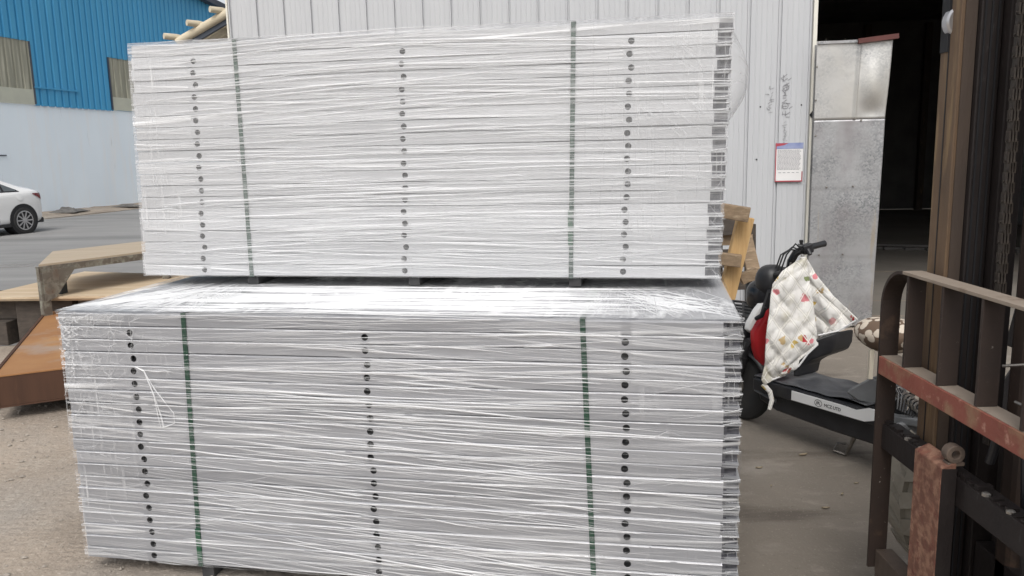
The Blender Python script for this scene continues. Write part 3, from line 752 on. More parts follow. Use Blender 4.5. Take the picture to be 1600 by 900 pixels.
# screws on the cladding
sm = None
for (px, py) in ((1140, 170), (1188, 167), (1252, 164), (1182, 249)):
    d = at(px, py, 7.2); dd = (Vector((0, 0, EYE)) - d).normalized()
    # meet the wall plane
    o_ = Vector((0, 0, EYE)); ry = (d - o_).normalized(); tt = (WP - o_).dot(WV) / ry.dot(WV); w = o_ + ry * tt
    l = mat_of(shop).inverted() @ w
    MB().lathe((l.x, -.002, l.z), (0, -1, 0), [(.007, 0), (.007, .003), (.004, .006), (.0, .0065)], 8).build('screw', M['hole'], shop)
# torn dark nick at the jamb
MB().prism([(JAMB - .03, -.031, 1.88), (JAMB + .013, -.031, 1.83), (JAMB + .013, -.031, 1.94)], (0, .004, 0)).build('torn_edge', M['hole'], shop)

# handwriting down the sheet beside the jamb: brush strokes, one flat ribbon each
hw = MB(); rg = random.Random(4)
def stroke(m, pts, w):
    for a, b in zip(pts, pts[1:]):
        a, b = Vector((a[0], -.0045, a[1])), Vector((b[0], -.0045, b[1])); d = b - a
        if d.length < 1e-4: continue
        n_ = Vector((-d.z, 0, d.x)).normalized() * w; m.add([a - n_, b - n_, b + n_, a + n_], [(0, 1, 2, 3)])
cx, z = 4.79, 2.20
for i in range(5):                      # five large characters, written turned on their side
    s = .034
    for k in range(5):
        a = (cx + rg.uniform(-s, s), z + rg.uniform(-s * .8, s * .8)); ang = rg.choice((0, math.pi / 2, .6, 2.3)); l = rg.uniform(.025, .055)
        stroke(hw, [a, (a[0] + l * math.cos(ang), a[1] + l * math.sin(ang))], .0026)
    if i in (1, 3):
        stroke(hw, [(cx + .026 * math.cos(t * .7), z + .026 * math.sin(t * .7)) for t in range(10)], .0024)
    z -= .078
for i in range(16):                     # then a line of small figures
    s = .013
    for k in range(3):
        a = (cx + rg.uniform(-s, s), z + rg.uniform(-s, s)); ang = rg.uniform(0, 3.1); l = rg.uniform(.012, .024)
        stroke(hw, [a, (a[0] + l * math.cos(ang), a[1] + l * math.sin(ang))], .0016)
    z -= .030
cx, z = 4.655, 2.10
for i in range(6):
    for k in range(3):
        a = (cx + rg.uniform(-.018, .018), z + rg.uniform(-.014, .014)); ang = rg.uniform(0, 3.1); l = rg.uniform(.018, .035)
        stroke(hw, [a, (a[0] + l * math.cos(ang), a[1] + l * math.sin(ang))], .0018)
    z -= .036
hw.build('handwriting', M['ink'], shop)['kind'] = 'stuff'

# poster on the sheet
po = empty('notice_poster', mat_of(shop) @ Vector((4.715, -.024, 1.305)), -AN, 'small white notice with red border and blue top on the wall by the doorway', 'poster')
pw, ph = .236, .34
MB().box((0, 0, 0), (pw, .001, ph)).build('paper', M['poster_white'], po)
bd = MB().box((0, -.002, 0), (pw, -.001, .010)).box((0, -.002, .010), (.008, -.001, ph)).box((pw - .008, -.002, .010), (pw, -.001, .09))
bd.build('border', M['print_red'], po)
MB().box((.008, -.0025, ph - .052), (pw, -.0012, ph)).build('banner', M['print_blue'], po)
MB().prism([(.004, -.0028, ph - .002), (.11, -.0028, ph - .002), (.07, -.0028, ph - .02), (.004, -.0028, ph - .03)], (0, .0002, 0)).build('banner_corner', M['print_red'], po)
tx = MB(); rg = random.Random(9)
zz = ph - .066
while zz > .10:
    xx = .018
    while xx < pw - .03:
        l = rg.uniform(.008, .022); tx.box((xx, -.002, zz), (min(xx + l, pw - .018), -.0012, zz + .0042)); xx += l + .004
    zz -= .0105
for i in range(5): tx.box((.03 + i * .038, -.002, .078), (.052 + i * .038, -.0012, .083))
tx.build('printed_lines', M['print_grey'], po)['kind'] = 'stuff'

# galvanised sheet leaf standing ajar in the doorway
gd = empty('sheet_metal_door', mat_of(shop) @ Vector((5.0, -.10, 0)), -AN - .02, 'dented galvanised sheet metal door leaf standing ajar in the dark doorway', 'door')
GW = .56
def gsheet(z0, z1, w0, w1, bulge, nm, yo=0, mt='galv'):
    m = MB()
    def fn(u, v):
        z = z0 + (z1 - z0) * v; w = w0 + (w1 - w0) * v; x = .012 + w * u - .012 * v * 0
        y = yo + bulge * math.exp(-((u - .78) ** 2 / .03 + (v - .45) ** 2 / .12)) - bulge * .8 * math.exp(-((u - .80) ** 2 / .02 + (v - .1) ** 2 / .02)) + .006 * mnoise.noise((u * 3, z * 2.4, 1)) - (.014 * math.exp(-((u - .57) / .018) ** 2) if bulge else .0016 * (min(1, max(0, (z - 1.234) / .012)) + min(1, max(0, (z - .634) / .012))))
        return (x, y, z)
    m.grid(fn, 60, 30 if bulge else 121)
    return m.build(nm, M[mt], gd, smooth=True, solid=.0015)
gsheet(1.83, 2.49, .585, .615, -.035, 'sheet_panel', -.001, 'galv_pale_sheen')
gsheet(.015, 1.829, .560, .585, 0, 'sheet_panel', .0, 'galv')
MB().bar((.34, -.02, 2.475), (.66, -.02, 2.505), .05, .04).build('top_angle', M['redbar'], gd)
MB().bar((.02, -.012, 2.475), (.34, -.012, 2.478), .02, .022).build('top_fold', M['galv'], gd)
for (xx, z) in ((.10, .66), (.30, .665), (.14, 1.255), (.36, 1.26), (.02, 2.28), (.02, 2.0), (.03, 1.7), (.40, 1.82)):
    MB().lathe((xx, -.012, z), (0, -1, 0), [(.009, 0), (.006, .004), (0, .005)], 8).build('rivet', M['chrome'], gd)
MB().box((.015, .06, .015), (.05, .09, 2.47)).build('door_stile', M['galv'], gd)
MB().box((.50, .07, .015), (.53, .10, 2.47)).build('door_stile', M['darksteel'], gd)

# ------------------------------------------------------------------ lean-to roof beyond the left corner
lt = empty('lean_to_roof', (-3.0, 10.4, 2.9), 0, 'cream boarded lean-to roof edge above the upper pack, beside the white workshop corner', 'roof')
a0 = at(277, 66, 9.9); a1 = at(356, 20, 9.9)
dz_ = (a1 - a0)
MB().tube([a0, a1 + dz_ * .15], .05, 12).build('rake_pole', M['leanto'], lt, smooth=True, world=True)
for t in (.03, .48, .93):
    p = a0 + dz_ * t
    MB().tube([p + Vector((-.13, -.10, .05)), p + Vector((-.02, .0, .045)), p + Vector((.3, 2.2, .05))], [.036, .04, .036], 12).build('purlin', M['leanto'], lt, smooth=True, world=True)
und = [a0 + Vector((.05, .05, -.06)), a1 + Vector((.35, .05, .10))]
MB().bar(und[0] + Vector((0, -.02, 0)), und[1] + Vector((0, -.02, 0)), .05, .05).build('dark_rafter', M['roofedge'], lt, world=True)
for k in range(9):
    ya = .12 + k * .26; p0 = a0 + Vector((.02, ya, .035)); p1 = a1 + Vector((.35, ya, .22 + .035))
    MB().bar(p0, p1, .245, .02).build('roof_board', M['leanto'], lt, world=True, bevel=.003)
MB().bar(at(316, 42, 11.2), at(362, 56, 11.2), .06, .07).build('cross_beam', M['roofedge'], lt, world=True)
MB().bar(at(310, 52, 11.0), at(362, 66, 11.0), .03, .05).build('cross_batten', M['leanto'], lt, world=True)
MB().tube([at(326, 55, 10.8), at(334, 50, 10.8), at(336, 42, 10.8)], .02, 8).build('bracket', M['leanto'], lt, world=True, smooth=True)
MB().box((-2.72, 11.6, 0), (-2.62, 11.7, 3.4)).build('lean_to_post', M['leanto'], lt, world=True)

# ------------------------------------------------------------------ blue hall at the far left
hall = empty('blue_hall', AW, 0, 'large hall with bright blue corrugated cladding above a whitewashed base wall', 'building')
hall.rotation_euler = (0, 0, math.pi / 2 - .215)      # local x runs along the wall, away from the camera
S0, S1 = -22.0, 13.0
# local: x along DW, y to the left (inside), z up
MB().box((S0, .0, 0), (S1, .24, 3.46)).build('base_wall', M['basewall'], hall)
PR = .42
def corr(m, x0, x1, zt0, zt1, z0, y=-.05, pitch=.29, depth=.06):
    n = max(1, round((x1 - x0) / pitch)); p = (x1 - x0) / n; pts = []
    for i in range(n):
        b = x0 + i * p
        pts += [(b, y), (b + p * .60, y), (b + p * .66, y + depth), (b + p * .90, y + depth)]
    pts.append((x1, y)); k = len(pts)
    vs = [(a, b, z0) for a, b in pts] + [(a, b, zt0 + (zt1 - zt0) * (a - x0) / (x1 - x0)) for a, b in pts]
    m.add(vs, [(k + i, k + i + 1, i + 1, i) for i in range(k - 1)])
    return m
top = lambda s: 8.25 - .10 * (s - 9.0)
WIN = ((-5.1, -1.02, 5.40, 3.5), (2.55, 6.4, 5.30, 3.5))
edges = []
sheets_x = [S0, -17, -12, -8.5, -5.1, -1.02, .85, 2.55, 4.5, 6.4, 9.0, 11.2, S1]
for a, b in zip(sheets_x, sheets_x[1:]):
    z0 = 3.44
    for (wa, wb, wt, wz) in WIN:
        if a >= wa - .01 and b <= wb + .01: z0 = wt
    corr(MB(), a, b, top(a), top(b), z0).build('cladding_sheet', M['blue'], hall)
for (wa, wb, wt, wz) in WIN:
    w = corr(MB(), wa, wb, wt + .05, wt + .05, wz + .43, y=-.03, pitch=.30, depth=.04).build('window', M['frp'], hall)
    MB().box((wa, -.035, wz - .03), (wb, .01, wz + .43)).build('sill', M['frp_pale'], w)
    MB().box((wa - .04, -.07, wz - .02), (wa, -.02, wt)).build('frame', M['roofedge'], w)
    MB().box((wb, -.07, wz - .02), (wb + .04, -.02, wt)).build('frame', M['roofedge'], w)
MB().prism([(S0, -.35, top(S0) - .05), (S1 + .3, -.35, top(S1 + .3) - .05), (S1 + .3, -.35, top(S1 + .3) + .18), (S0, -.35, top(S0) + .18)], (0, 8, 0)).build('roof', M['roofedge'], hall)
MB().box((S1 - .1, -.04, 0), (S1, 7.8, 8)).build('end_wall', M['blue'], hall)
MB().bar((-3.4, -.02, 1.9), (-2.35, -.02, 1.9), .02, .03).build('conduit', M['roofedge'], hall)
MB().box((-1.0, -.085, 3.98), (.9, -.052, 4.03)).build('ledge', M['blue'], hall)

# rag and scraps by the wall
def scrap(name, c, sx, sy, hgt, mat, seed, label, cat):
    m = MB()
    def fn(u, v):
        q = mnoise.noise((u * 3 + seed, v * 3, seed)); e = min(u, 1 - u, v, 1 - v) * 4
        return (c[0] + (u - .5) * sx + .1 * q, c[1] + (v - .5) * sy, c[2] + .02 + hgt * min(1, e) * (.35 + .9 * abs(q) + .4 * abs(mnoise.noise((u * 8, v * 8, seed)))))
    m.grid(fn, 16, 10)
    o = m.build(name, mat, None, smooth=50, solid=.012); return tag(o, label, cat)
p = at(118, 329, 26.6)
scrap('crumpled_tarp', (-14.35, 26.2, .05), .85, 1.0, .15, M['rag'], 2.2, 'crumpled dark grey tarp scrap lying at the foot of the pale wall', 'scrap')
scrap('crumpled_tarp', (-13.55, 28.6, .05), .9, .5, .10, M['rag'], 5.2, 'flat dark scrap by the pale wall, next to the packs', 'scrap')

# ------------------------------------------------------------------ white car
car = empty('parked_car', (0, 0, 0), 0, 'white saloon car seen from its rear left side, cut off by the left edge', 'car')
hd = .30
fx = Vector((-math.sin(hd), -math.cos(hd), 0))            # heading
wheel_r = Vector((-11.55, 18.99, 0))
lat_out = Vector((fx.y, -fx.x, 0)) * -1
lat_out = Vector((math.cos(hd), -math.sin(hd), 0))         # the side towards the camera
org = wheel_r - fx * .76 - lat_out * .78                   # rear centre on the ground
car.location = org; car.rotation_euler = (0, 0, math.atan2(fx.y, fx.x))
# local: x forward from the rear bumper, y to the car's left (towards the camera), z up
ST = [  # x, half width, bottom, shoulder z, top z, top half width ratio
    (0.00, .52, .36, .62, .66, .8), (.05, .68, .30, .80, .86, .84), (.14, .77, .26, .95, 1.00, .82), (.32, .83, .25, .99, 1.045, .78), (.62, .865, .22, .985, 1.12, .74), (.95, .88, .20, .975, 1.24, .72),
    (1.35, .885, .19, .96, 1.38, .70), (1.75, .89, .18, .95, 1.43, .69), (2.2, .89, .18, .94, 1.465, .68), (2.7, .885, .18, .93, 1.44, .68), (3.1, .88, .18, .925, 1.28, .70), (3.45, .87, .19, .92, 1.06, .76),
    (3.8, .85, .2, .90, .96, .8), (4.2, .78, .22, .80, .86, .8), (4.45, .62, .25, .66, .72, .8), (4.55, .42, .3, .55, .6, .8)]
def car_pt(x, v):
    """v 0..1 runs from the sill up over the roof's middle on the left side"""
    for i in range(len(ST) - 1):
        if ST[i][0] <= x <= ST[i + 1][0]: break
    t = (x - ST[i][0]) / (ST[i + 1][0] - ST[i][0]); q = [a + (b - a) * t for a, b in zip(ST[i], ST[i + 1])]
    _, w, b, s, tp_, k = q
    prof = [(w * .90, b), (w * .985, b + .10), (w * .992, b + (s - b) * .42), (w, b + (s - b) * .66), (w * .985, s - .05), (w * .95, s), (w * (k + .07), s + (tp_ - s) * .70), (w * k, s + (tp_ - s) * .93), (w * k * .6, tp_), (0, tp_ + .015)]
    f = v * (len(prof) - 1); j = min(int(f), len(prof) - 2); f -= j
    return Vector((x, prof[j][0] + (prof[j + 1][0] - prof[j][0]) * f, prof[j][1] + (prof[j + 1][1] - prof[j][1]) * f))
xs = [ST[0][0] + (ST[-1][0] - ST[0][0]) * i / 60 for i in range(61)]
bd = MB()
for s in (1, -1):
    bd.grid(lambda u, v: (lambda q: (q.x, q.y * s, q.z))(car_pt(xs[round(u * 60)], v)), 61, 28)
bd.add([(0, 0, .36), (0, 0, .66), (0, .52 * .9, .36), (0, -.52 * .9, .36)], [(0, 1, 2), (0, 1, 3)])
bd.box((.4, -.78, .2), (4.2, .78, .4))
bd.build('body', M['carpaint'], car, smooth=40)
def on_side(x, z, off=.006):
    lo, hi = 0.0, .85
    for _ in range(24):
        mid = (lo + hi) / 2
        if car_pt(x, mid).z < z: lo = mid
        else: hi = mid
    p = car_pt(x, lo); return Vector((p.x, p.y + off, p.z + off * .4))
def patch(m, poly_lo, poly_hi, x0, x1, n=12, rows=4, off=.007):
    m.grid(lambda u, v: tuple(on_side(x0 + (x1 - x0) * u, poly_lo(u) + (poly_hi(u) - poly_lo(u)) * v, off)), n, rows)
tw = MB(); patch(tw, lambda u: .985, lambda u: .995 + .35 * (u ** .7), .76, 2.02, 16, 6, .006); tw.build('window_trim', M['blackgloss'], car, smooth=True)
for (x0, x1, l0, l1) in ((.85, 1.16, .05, .19), (1.22, 1.98, .20, .335)):
    wnd = MB(); patch(wnd, lambda u: 1.005, lambda u: .995 + l0 + (l1 - l0) * u, x0, x1, 10, 5, .011); wnd.build('window', M['glass'], car, smooth=True)
wnd = MB(); patch(wnd, lambda u: 1.0, lambda u: 1.36 - .28 * max(0, u - .55) / .45, 2.08, 2.95, 12, 5, .010); wnd.build('window', M['glass'], car, smooth=True)
tl = MB(); patch(tl, lambda u: .74 + .17 * u, lambda u: .93 + .0 * u, .05, .42, 10, 5, .012); tl.build('tail_light', M['redlamp'], car, smooth=True)
for xx in (1.42, 2.32):
    dr = MB()
    for z0, z1 in ((.30, .94),):
        dr.grid(lambda u, v: tuple(on_side(xx + .006 * u + (.10 * max(0, .62 - z0 - (z1 - z0) * v) if xx < 2 else 0) * -1, z0 + (z1 - z0) * v, .004)), 2, 10)
    dr.build('door_gap', M['hole'], car)
hn = MB(); q = on_side(1.62, .87, .02); hn.box((q.x - .10, q.y - .02, q.z - .014), (q.x + .10, q.y + .012, q.z + .014)); hn.build('door_handle', M['carpaint'], car, bevel=.006)
fc = MB(); q = on_side(.80, .86, .003); fc.lathe(q, (0, 1, .15), [(.085, 0), (.085, .003), (.08, .004), (0, .0045)], 20); fc.build('fuel_flap', M['carpaint'], car, smooth=True)
sk = MB(); sk.box((.95, .80, .185), (3.3, .885, .26)); sk.build('side_skirt', M['black'], car, bevel=.01)
tb = MB(); tb.box((.06, -.6, .22), (.5, .72, .34)); tb.build('bumper_underside', M['black'], car, bevel=.02)
for xx in (.76, 3.42):
    for s in (1, -1):
        y = .80 * s
        MB().lathe((xx, .60 * s, .335), (0, s, 0), [(.37, 0), (.37, .294), (.0, .295)], 28).build('wheel_arch', M['hole'], car)
        w = MB().lathe((xx, .70 * s, .315), (0, s, 0), [(.20, 0), (.29, 0), (.315, .03), (.315, .17), (.29, .205), (.235, .208), (.225, .19)], 32).build('wheel', M['tyre'], car, smooth=True)
        rm = MB().lathe((xx, .70 * s, .315), (0, s, 0), [(.228, .195), (.228, .202), (.205, .206), (.195, .17), (.0, .165)], 28)
        rm.build('rim', M['hole'], w, smooth=True)
        sp = MB()
        for k in range(10):
            t = 2 * math.pi * k / 10
            d = Vector((math.cos(t), 0, math.sin(t))); c = Vector((xx, .70 * s + .197 * s, .315)); sp.bar(c + d * .03, c + d * .215, .03, .018, (0, 1, 0))
        sp.lathe((xx, .70 * s, .315), (0, s, 0), [(.228, .19), (.228, .207), (.205, .209), (.203, .19)], 28)
        sp.lathe((xx, .70 * s, .315), (0, s, 0), [(.055, .19), (.05, .212), (0, .214)], 14)
        sp.build('spokes', M['alloy'], w, smooth=True)

# ------------------------------------------------------------------ rusty steel, plywood and bench at the left
bx = empty('steel_box_section', (-2.9, 5.0, 0), 0, 'large rusty brown steel box section lying on dark blocks beside the lower pack', 'steel box')
pF0, pF1 = Vector((-4.6, 4.10, 0)), Vector((-2.15, 5.55, 0)); dF = (pF1 - pF0).normalized(); nF = Vector((-dF.y, dF.x, 0))
f0 = Vector((-3.207, 4.885, 0)); f1 = Vector((-2.932, 5.077, 0))
dF = (f1 - f0).normalized(); b0 = Vector((-3.759, 6.388, 0))
lB = Vector((-3.55, 4.65, 0)); 
# quad footprint: front edge along dF, left edge runs back to b0
lf_ = f0 + dF * -1.4; rf_ = f1 + dF * .55
bk_dir = (b0 - Vector((-3.036 - .85, 4.612 - .0, 0)))
ql = at(0, 577, 4.9)
def onz(px, py, z):
    a = at(px, py, 1.0); o = Vector((0, 0, EYE)); d = a - o; return o + d * ((z - EYE) / d.z)
A_ = onz(-60, 594, .30); B_ = onz(140, 569.5, .30); C_ = onz(175, 480, .30); D_ = onz(73, 487, .30); E_ = onz(0, 574, .30)
left_dir = (D_ - E_)
topz, botz = .30, .10
front_dir = (B_ - A_).normalized()
Lc = E_ + left_dir * -.0
# left edge line meets the front edge line
import itertools
def meet(p, d, q, e):
    den = d.x * e.y - d.y * e.x; t = ((q.x - p.x) * e.y - (q.y - p.y) * e.x) / den; return p + d * t
FL = meet(E_, left_dir, A_, front_dir)
FR = B_ + front_dir * .25; BL = D_ + left_dir * .06; BR = BL + (FR - FL)
quad = [FL, FR, BR, BL]
MB().prism([(p.x, p.y, topz - .012) for p in quad], (0, 0, .012)).build('top_plate', M['rust'], bx, world=True, bevel=.002)
def sideplate(p, q, inset=.004):
    n_ = Vector((-(q - p).y, (q - p).x, 0)).normalized() * inset
    m = MB().prism([(p.x + n_.x, p.y + n_.y, botz), (q.x + n_.x, q.y + n_.y, botz), (q.x + n_.x, q.y + n_.y, topz - .0125), (p.x + n_.x, p.y + n_.y, topz - .0125)], tuple(n_ * 3)); return m
sideplate(FL, FR).build('front_plate', M['rustside'], bx, world=True)
sideplate(BL, FL).build('side_plate', M['rustside'], bx, world=True)
MB().prism([(p.x, p.y, botz - .012) for p in quad], (0, 0, .011)).build('bottom_plate', M['rustside'], bx, world=True)
for (t, s) in ((.42, .18), (.5, .75), (-.03, .75)):
    c = FL + (FR - FL) * t + (BL - FL) * s
    blk = MB().box((c.x - .06, c.y - .10, .002), (c.x + .30, c.y + .10, botz - .0135)).build('support_block', M['timber_dark'], bx, world=True, bevel=.006)
ed = MB().bar((FL.x, FL.y, topz + .004), (BL.x, BL.y, topz + .004), .02, .008); ed.build('edge_flange', M['rustside'], bx, world=True)

pl = empty('plywood_stack', (-4.0, 7.2, 0), 0, 'pale plywood sheet lying flat on dark timber blocks behind the rusty steel box', 'plywood sheet')
q0, q1, q2, q3, q4 = onz(-120, 478, .45), onz(230, 474, .45), onz(300, 432, .45), onz(130, 424, .45), onz(-120, 466, .45)
ply = [onz(-120, 466, .45), onz(245, 462, .45), onz(330, 430, .45), onz(132, 424, .45), onz(-30, 462, .45)]
MB().prism([(p.x, p.y, .432) for p in ply], (0, 0, .018)).build('sheet', M['plywood'], pl, world=True)
MB().prism([(p.x + .02, p.y + .025, .411) for p in ply], (0, 0, .018)).build('sheet', M['plywood'], pl, world=True)
ff = onz(-115, 466, .45); gg = onz(235, 462, .45)
dd = (gg - ff); nn = Vector((-dd.y, dd.x, 0)).normalized()
for (t0, t1, z0, z1, s) in ((.0, .33, .0, .22, .04), (.36, .62, .0, .41, .10), (.66, .99, .0, .41, .06), (.06, .34, .222, .41, .16)):
    a = ff + dd * t0 + nn * s; b = ff + dd * t1 + nn * s
    MB().prism([(a.x, a.y, z0 + .002), (b.x, b.y, z0 + .002), (b.x, b.y, z1 - .002), (a.x, a.y, z1 - .002)], tuple(nn * .5)).build('timber_block', M['timber_dark'], pl, world=True, bevel=.006)

bn = empty('steel_bench', (-4.0, 7.6, 0), 0, 'wood topped bench with rusty angle iron frame and gusset plates behind the rusty box', 'bench')
T0 = onz(60, 414, .75); T1 = onz(225, 393, .75); T2 = onz(250, 374, .75); T3 = onz(82, 393, .75)
T1 = T0 + (T1 - T0) * 1.25; T2 = T2 + (T2 - T3).normalized() * .3
n_pl = 3
for k in range(n_pl):
    a0_, a1_ = T0 + (T3 - T0) * (k / n_pl + .004), T1 + (T2 - T1) * (k / n_pl + .004)
    b0_, b1_ = T0 + (T3 - T0) * ((k + 1) / n_pl - .002), T1 + (T2 - T1) * ((k + 1) / n_pl - .002)
    MB().prism([(p.x, p.y, .732) for p in (a0_, a1_, b1_, b0_)], (0, 0, .020)).build('plank', M['tabletop'], bn, world=True, bevel=.002)
fd = (T1 - T0).normalized(); fn_ = Vector((-fd.y, fd.x, 0))
def fplate(p, q, z0, z1, th=.006, off=.0): return MB().prism([(p.x + fn_.x * off, p.y + fn_.y * off, z0), (q.x + fn_.x * off, q.y + fn_.y * off, z0), (q.x + fn_.x * off, q.y + fn_.y * off, z1), (p.x + fn_.x * off, p.y + fn_.y * off, z1)], tuple(fn_ * th))
fplate(T0, T1, .672, .731).build('front_rail', M['angle'], bn, world=True)
MB().prism([(p.x, p.y, .718) for p in (T0 + fn_ * .007, T1 + fn_ * .007, T1 + fn_ * .06, T0 + fn_ * .06)], (0, 0, .006)).build('rail_flange', M['angle'], bn, world=True)
fplate(T0, T0 + fd * .075, .0, .670, .006, .001).build('leg', M['angle'], bn, world=True)
MB().prism([(T0.x, T0.y, .0), (T0.x, T0.y, .731), ((T0 + fn_ * .05).x, (T0 + fn_ * .05).y, .731), ((T0 + fn_ * .05).x, (T0 + fn_ * .05).y, 0)], tuple(fd * .006)).build('leg_flange', M['angle'], bn, world=True)
g0 = T0 - fn_ * .004
MB().prism([(g0.x + fd.x * a, g0.y + fd.y * a, z) for a, z in ((.02, .70), (.33, .70), (.30, .668), (.12, .45), (.02, .42))], tuple(-fn_ * .006)).build('gusset', M['angle'], bn, world=True, bevel=.001)
bl = onz(92, 480, .0); 
L2 = at(93, 460, 7.15)
MB().box((L2.x - .05, L2.y - .05, 0), (L2.x + .05, L2.y + .05, .73)).build('leg', M['darksteel'], bn, world=True)
for p in (T1 - fd * .05, T2 - fd * .05 - fn_ * .05):
    MB().box((p.x - .03, p.y + .01, 0), (p.x + .03, p.y + .07, .654)).build('leg', M['angle'], bn, world=True)

# ------------------------------------------------------------------ wooden pieces behind the right end of the packs
cf = empty('timber_frame', at(1150, 440, 5.7), 0, 'fresh yellow timber post with two short crossbars, standing behind the packs', 'timber frame')
cf.location.z = 0; cf.rotation_euler = (0, 0, 0)
pt = at(1164, 343, 5.7); pbm = at(1139, 448, 5.7); pdir = (pbm - pt).normalized(); pend = pt + pdir * (pt.z / -pdir.z)
MB().bar(pt - pdir * .02, pend, .115, .07, (0, 1, 0)).build('post', M['timber_new'], cf, world=True, bevel=.006)
MB().bar(at(1118, 327, 5.62), at(1171, 336, 5.55), .085, .10, (0, 0, 1)).build('crossbar', M['timber_old'], cf, world=True, bevel=.006)
MB().bar(at(1112, 402, 5.63), at(1158, 408, 5.58), .08, .085, (0, 0, 1)).build('crossbar', M['timber_old'], cf, world=True, bevel=.006)
dk = empty('old_pallet', (1.75, 6.7, 0), 0, 'weathered dark grey pallet leaning against the white wall behind the yellow post', 'pallet')
for (x0, y0, x1, y1, Y, w, h, mt) in ((1105, 356, 1176, 353, 6.45, .03, .13, 'timber_dark'), (1105, 375, 1176, 372, 6.5, .02, .10, 'timber_old'), (1105, 405, 1176, 402, 6.5, .02, .15, 'timber_dark'), (1105, 440, 1176, 438, 6.5, .02, .15, 'timber_dark')):
    MB().bar(at(x0, y0, Y), at(x1, y1, Y), w, h).build('slat', M[mt], dk, world=True, bevel=.004)
a = at(1172, 350, 6.55); MB().bar((a.x, a.y, a.z), (a.x + .02, a.y - .03, 0), .08, .06, (0, 1, 0)).build('stringer', M['timber_dark'], dk, world=True, bevel=.004)
a = at(1120, 350, 6.55); MB().bar((a.x, a.y, a.z), (a.x + .02, a.y - .03, 0), .08, .06, (0, 1, 0)).build('stringer', M['timber_dark'], dk, world=True, bevel=.004)
ob = empty('leaning_plank', (1.8, 6.2, 0), 0, 'brown weathered board with a short block, leaning right of the yellow post', 'plank')
a = at(1164, 368, 6.1); b = at(1180, 436, 5.9); d_ = (b - a).normalized(); e_ = a + d_ * (a.z / -d_.z)
MB().bar(a, e_, .10, .03, (0, 1, 0)).build('board', M['timber_old'], ob, world=True, bevel=.003)
MB().bar(at(1157, 437, 5.75), at(1183, 425, 5.75), .06, .075).build('block', M['timber_old'], ob, world=True, bevel=.004)
a = at(1170, 446, 5.7); MB().bar(at(1170, 438, 5.8), (a.x, a.y, .0), .035, .03, (0, 1, 0)).build('prop', M['darksteel'], ob, world=True)

# ------------------------------------------------------------------ electric scooter
HD = Vector((-.526, .85, 0)).normalized(); LF = Vector((-HD.y, HD.x, 0)); RA = Vector((2.01, 3.60, 0))
es = empty('electric_scooter', RA, math.atan2(HD.y, HD.x), 'black electric scooter with red and white front panels parked facing the white wall', 'scooter')
def S(a, b, z): return RA + HD * a + LF * b + Vector((0, 0, z))
def L_(p): q = p - RA; return (q.dot(HD), q.dot(LF), p.z)
for a_, nm in ((0.0, 'wheel'), (1.22, 'wheel')):
    w = MB().lathe((a_, -.045, .215), (0, 1, 0), [(.13, 0), (.17, -.002), (.205, .015), (.215, .045), (.205, .075), (.17, .092), (.13, .09)], 32).build(nm, M['tyre'], es, smooth=True)
    MB().lathe((a_, -.045, .215), (0, 1, 0), [(.132, .005), (.132, .085), (.122, .088), (.115, .07), (.05, .075), (.045, .095), (0, .097)], 24).build('rim', M['chrome'], w, smooth=True)
fk = MB()
for s in (-1, 1):
    fk.tube([(1.22, .075 * s, .215), (1.12, .075 * s, .50)], .02, 8)
    fk.tube([(1.205, .075 * s, .25), (1.15, .075 * s, .41)], .028, 8)
fk.tube([(1.12, -.09, .50), (1.12, .09, .50)], .025, 8); fk.tube([(1.12, 0, .5), (1.02, 0, .80)], .032, 10)
fk.build('front_fork', M['black'], es, smooth=True)
fm = MB(); fm.grid(lambda u, v: (1.22 + .245 * math.cos(R(20 + 150 * u)), (.07 - .14 * v), .215 + .245 * math.sin(R(20 + 150 * u)) - .02 * (2 * v - 1) ** 2), 18, 5)
fm.build('front_mudguard', M['black'], es, smooth=True, solid=.005)
# head: black lamp housing and screen surround
def blob(c, rx, ry, rz, n=16, k=12, shape=None):
    m = MB()
    def fn(u, v):
        t = 2 * math.pi * u; f = math.pi * (v - .5); x, y, z = math.cos(f) * math.cos(t), math.cos(f) * math.sin(t), math.sin(f)
        sg = lambda q: math.copysign(abs(q) ** .8, q)
        return (c[0] + rx * sg(x), c[1] + ry * sg(y), c[2] + rz * sg(z))
    m.grid(fn, n, k, close_u=True); return m
p = L_(at(1196, 462, 4.62)); blob(p, .11, .10, .10).build('headlamp', M['blackgloss'], es, smooth=True)
p = L_(at(1205, 440, 4.58)); blob(p, .08, .09, .10).build('instrument_pod', M['black'], es, smooth=True)
p = L_(at(1226, 436, 4.55)); blob(p, .06, .06, .07).build('switch_box', M['black'], es, smooth=True)
gp = [at(1207, 432, 4.56), at(1222, 428, 4.42)]; MB().tube(gp, .021, 10).build('grip', M['black'], es, smooth=True, world=True)
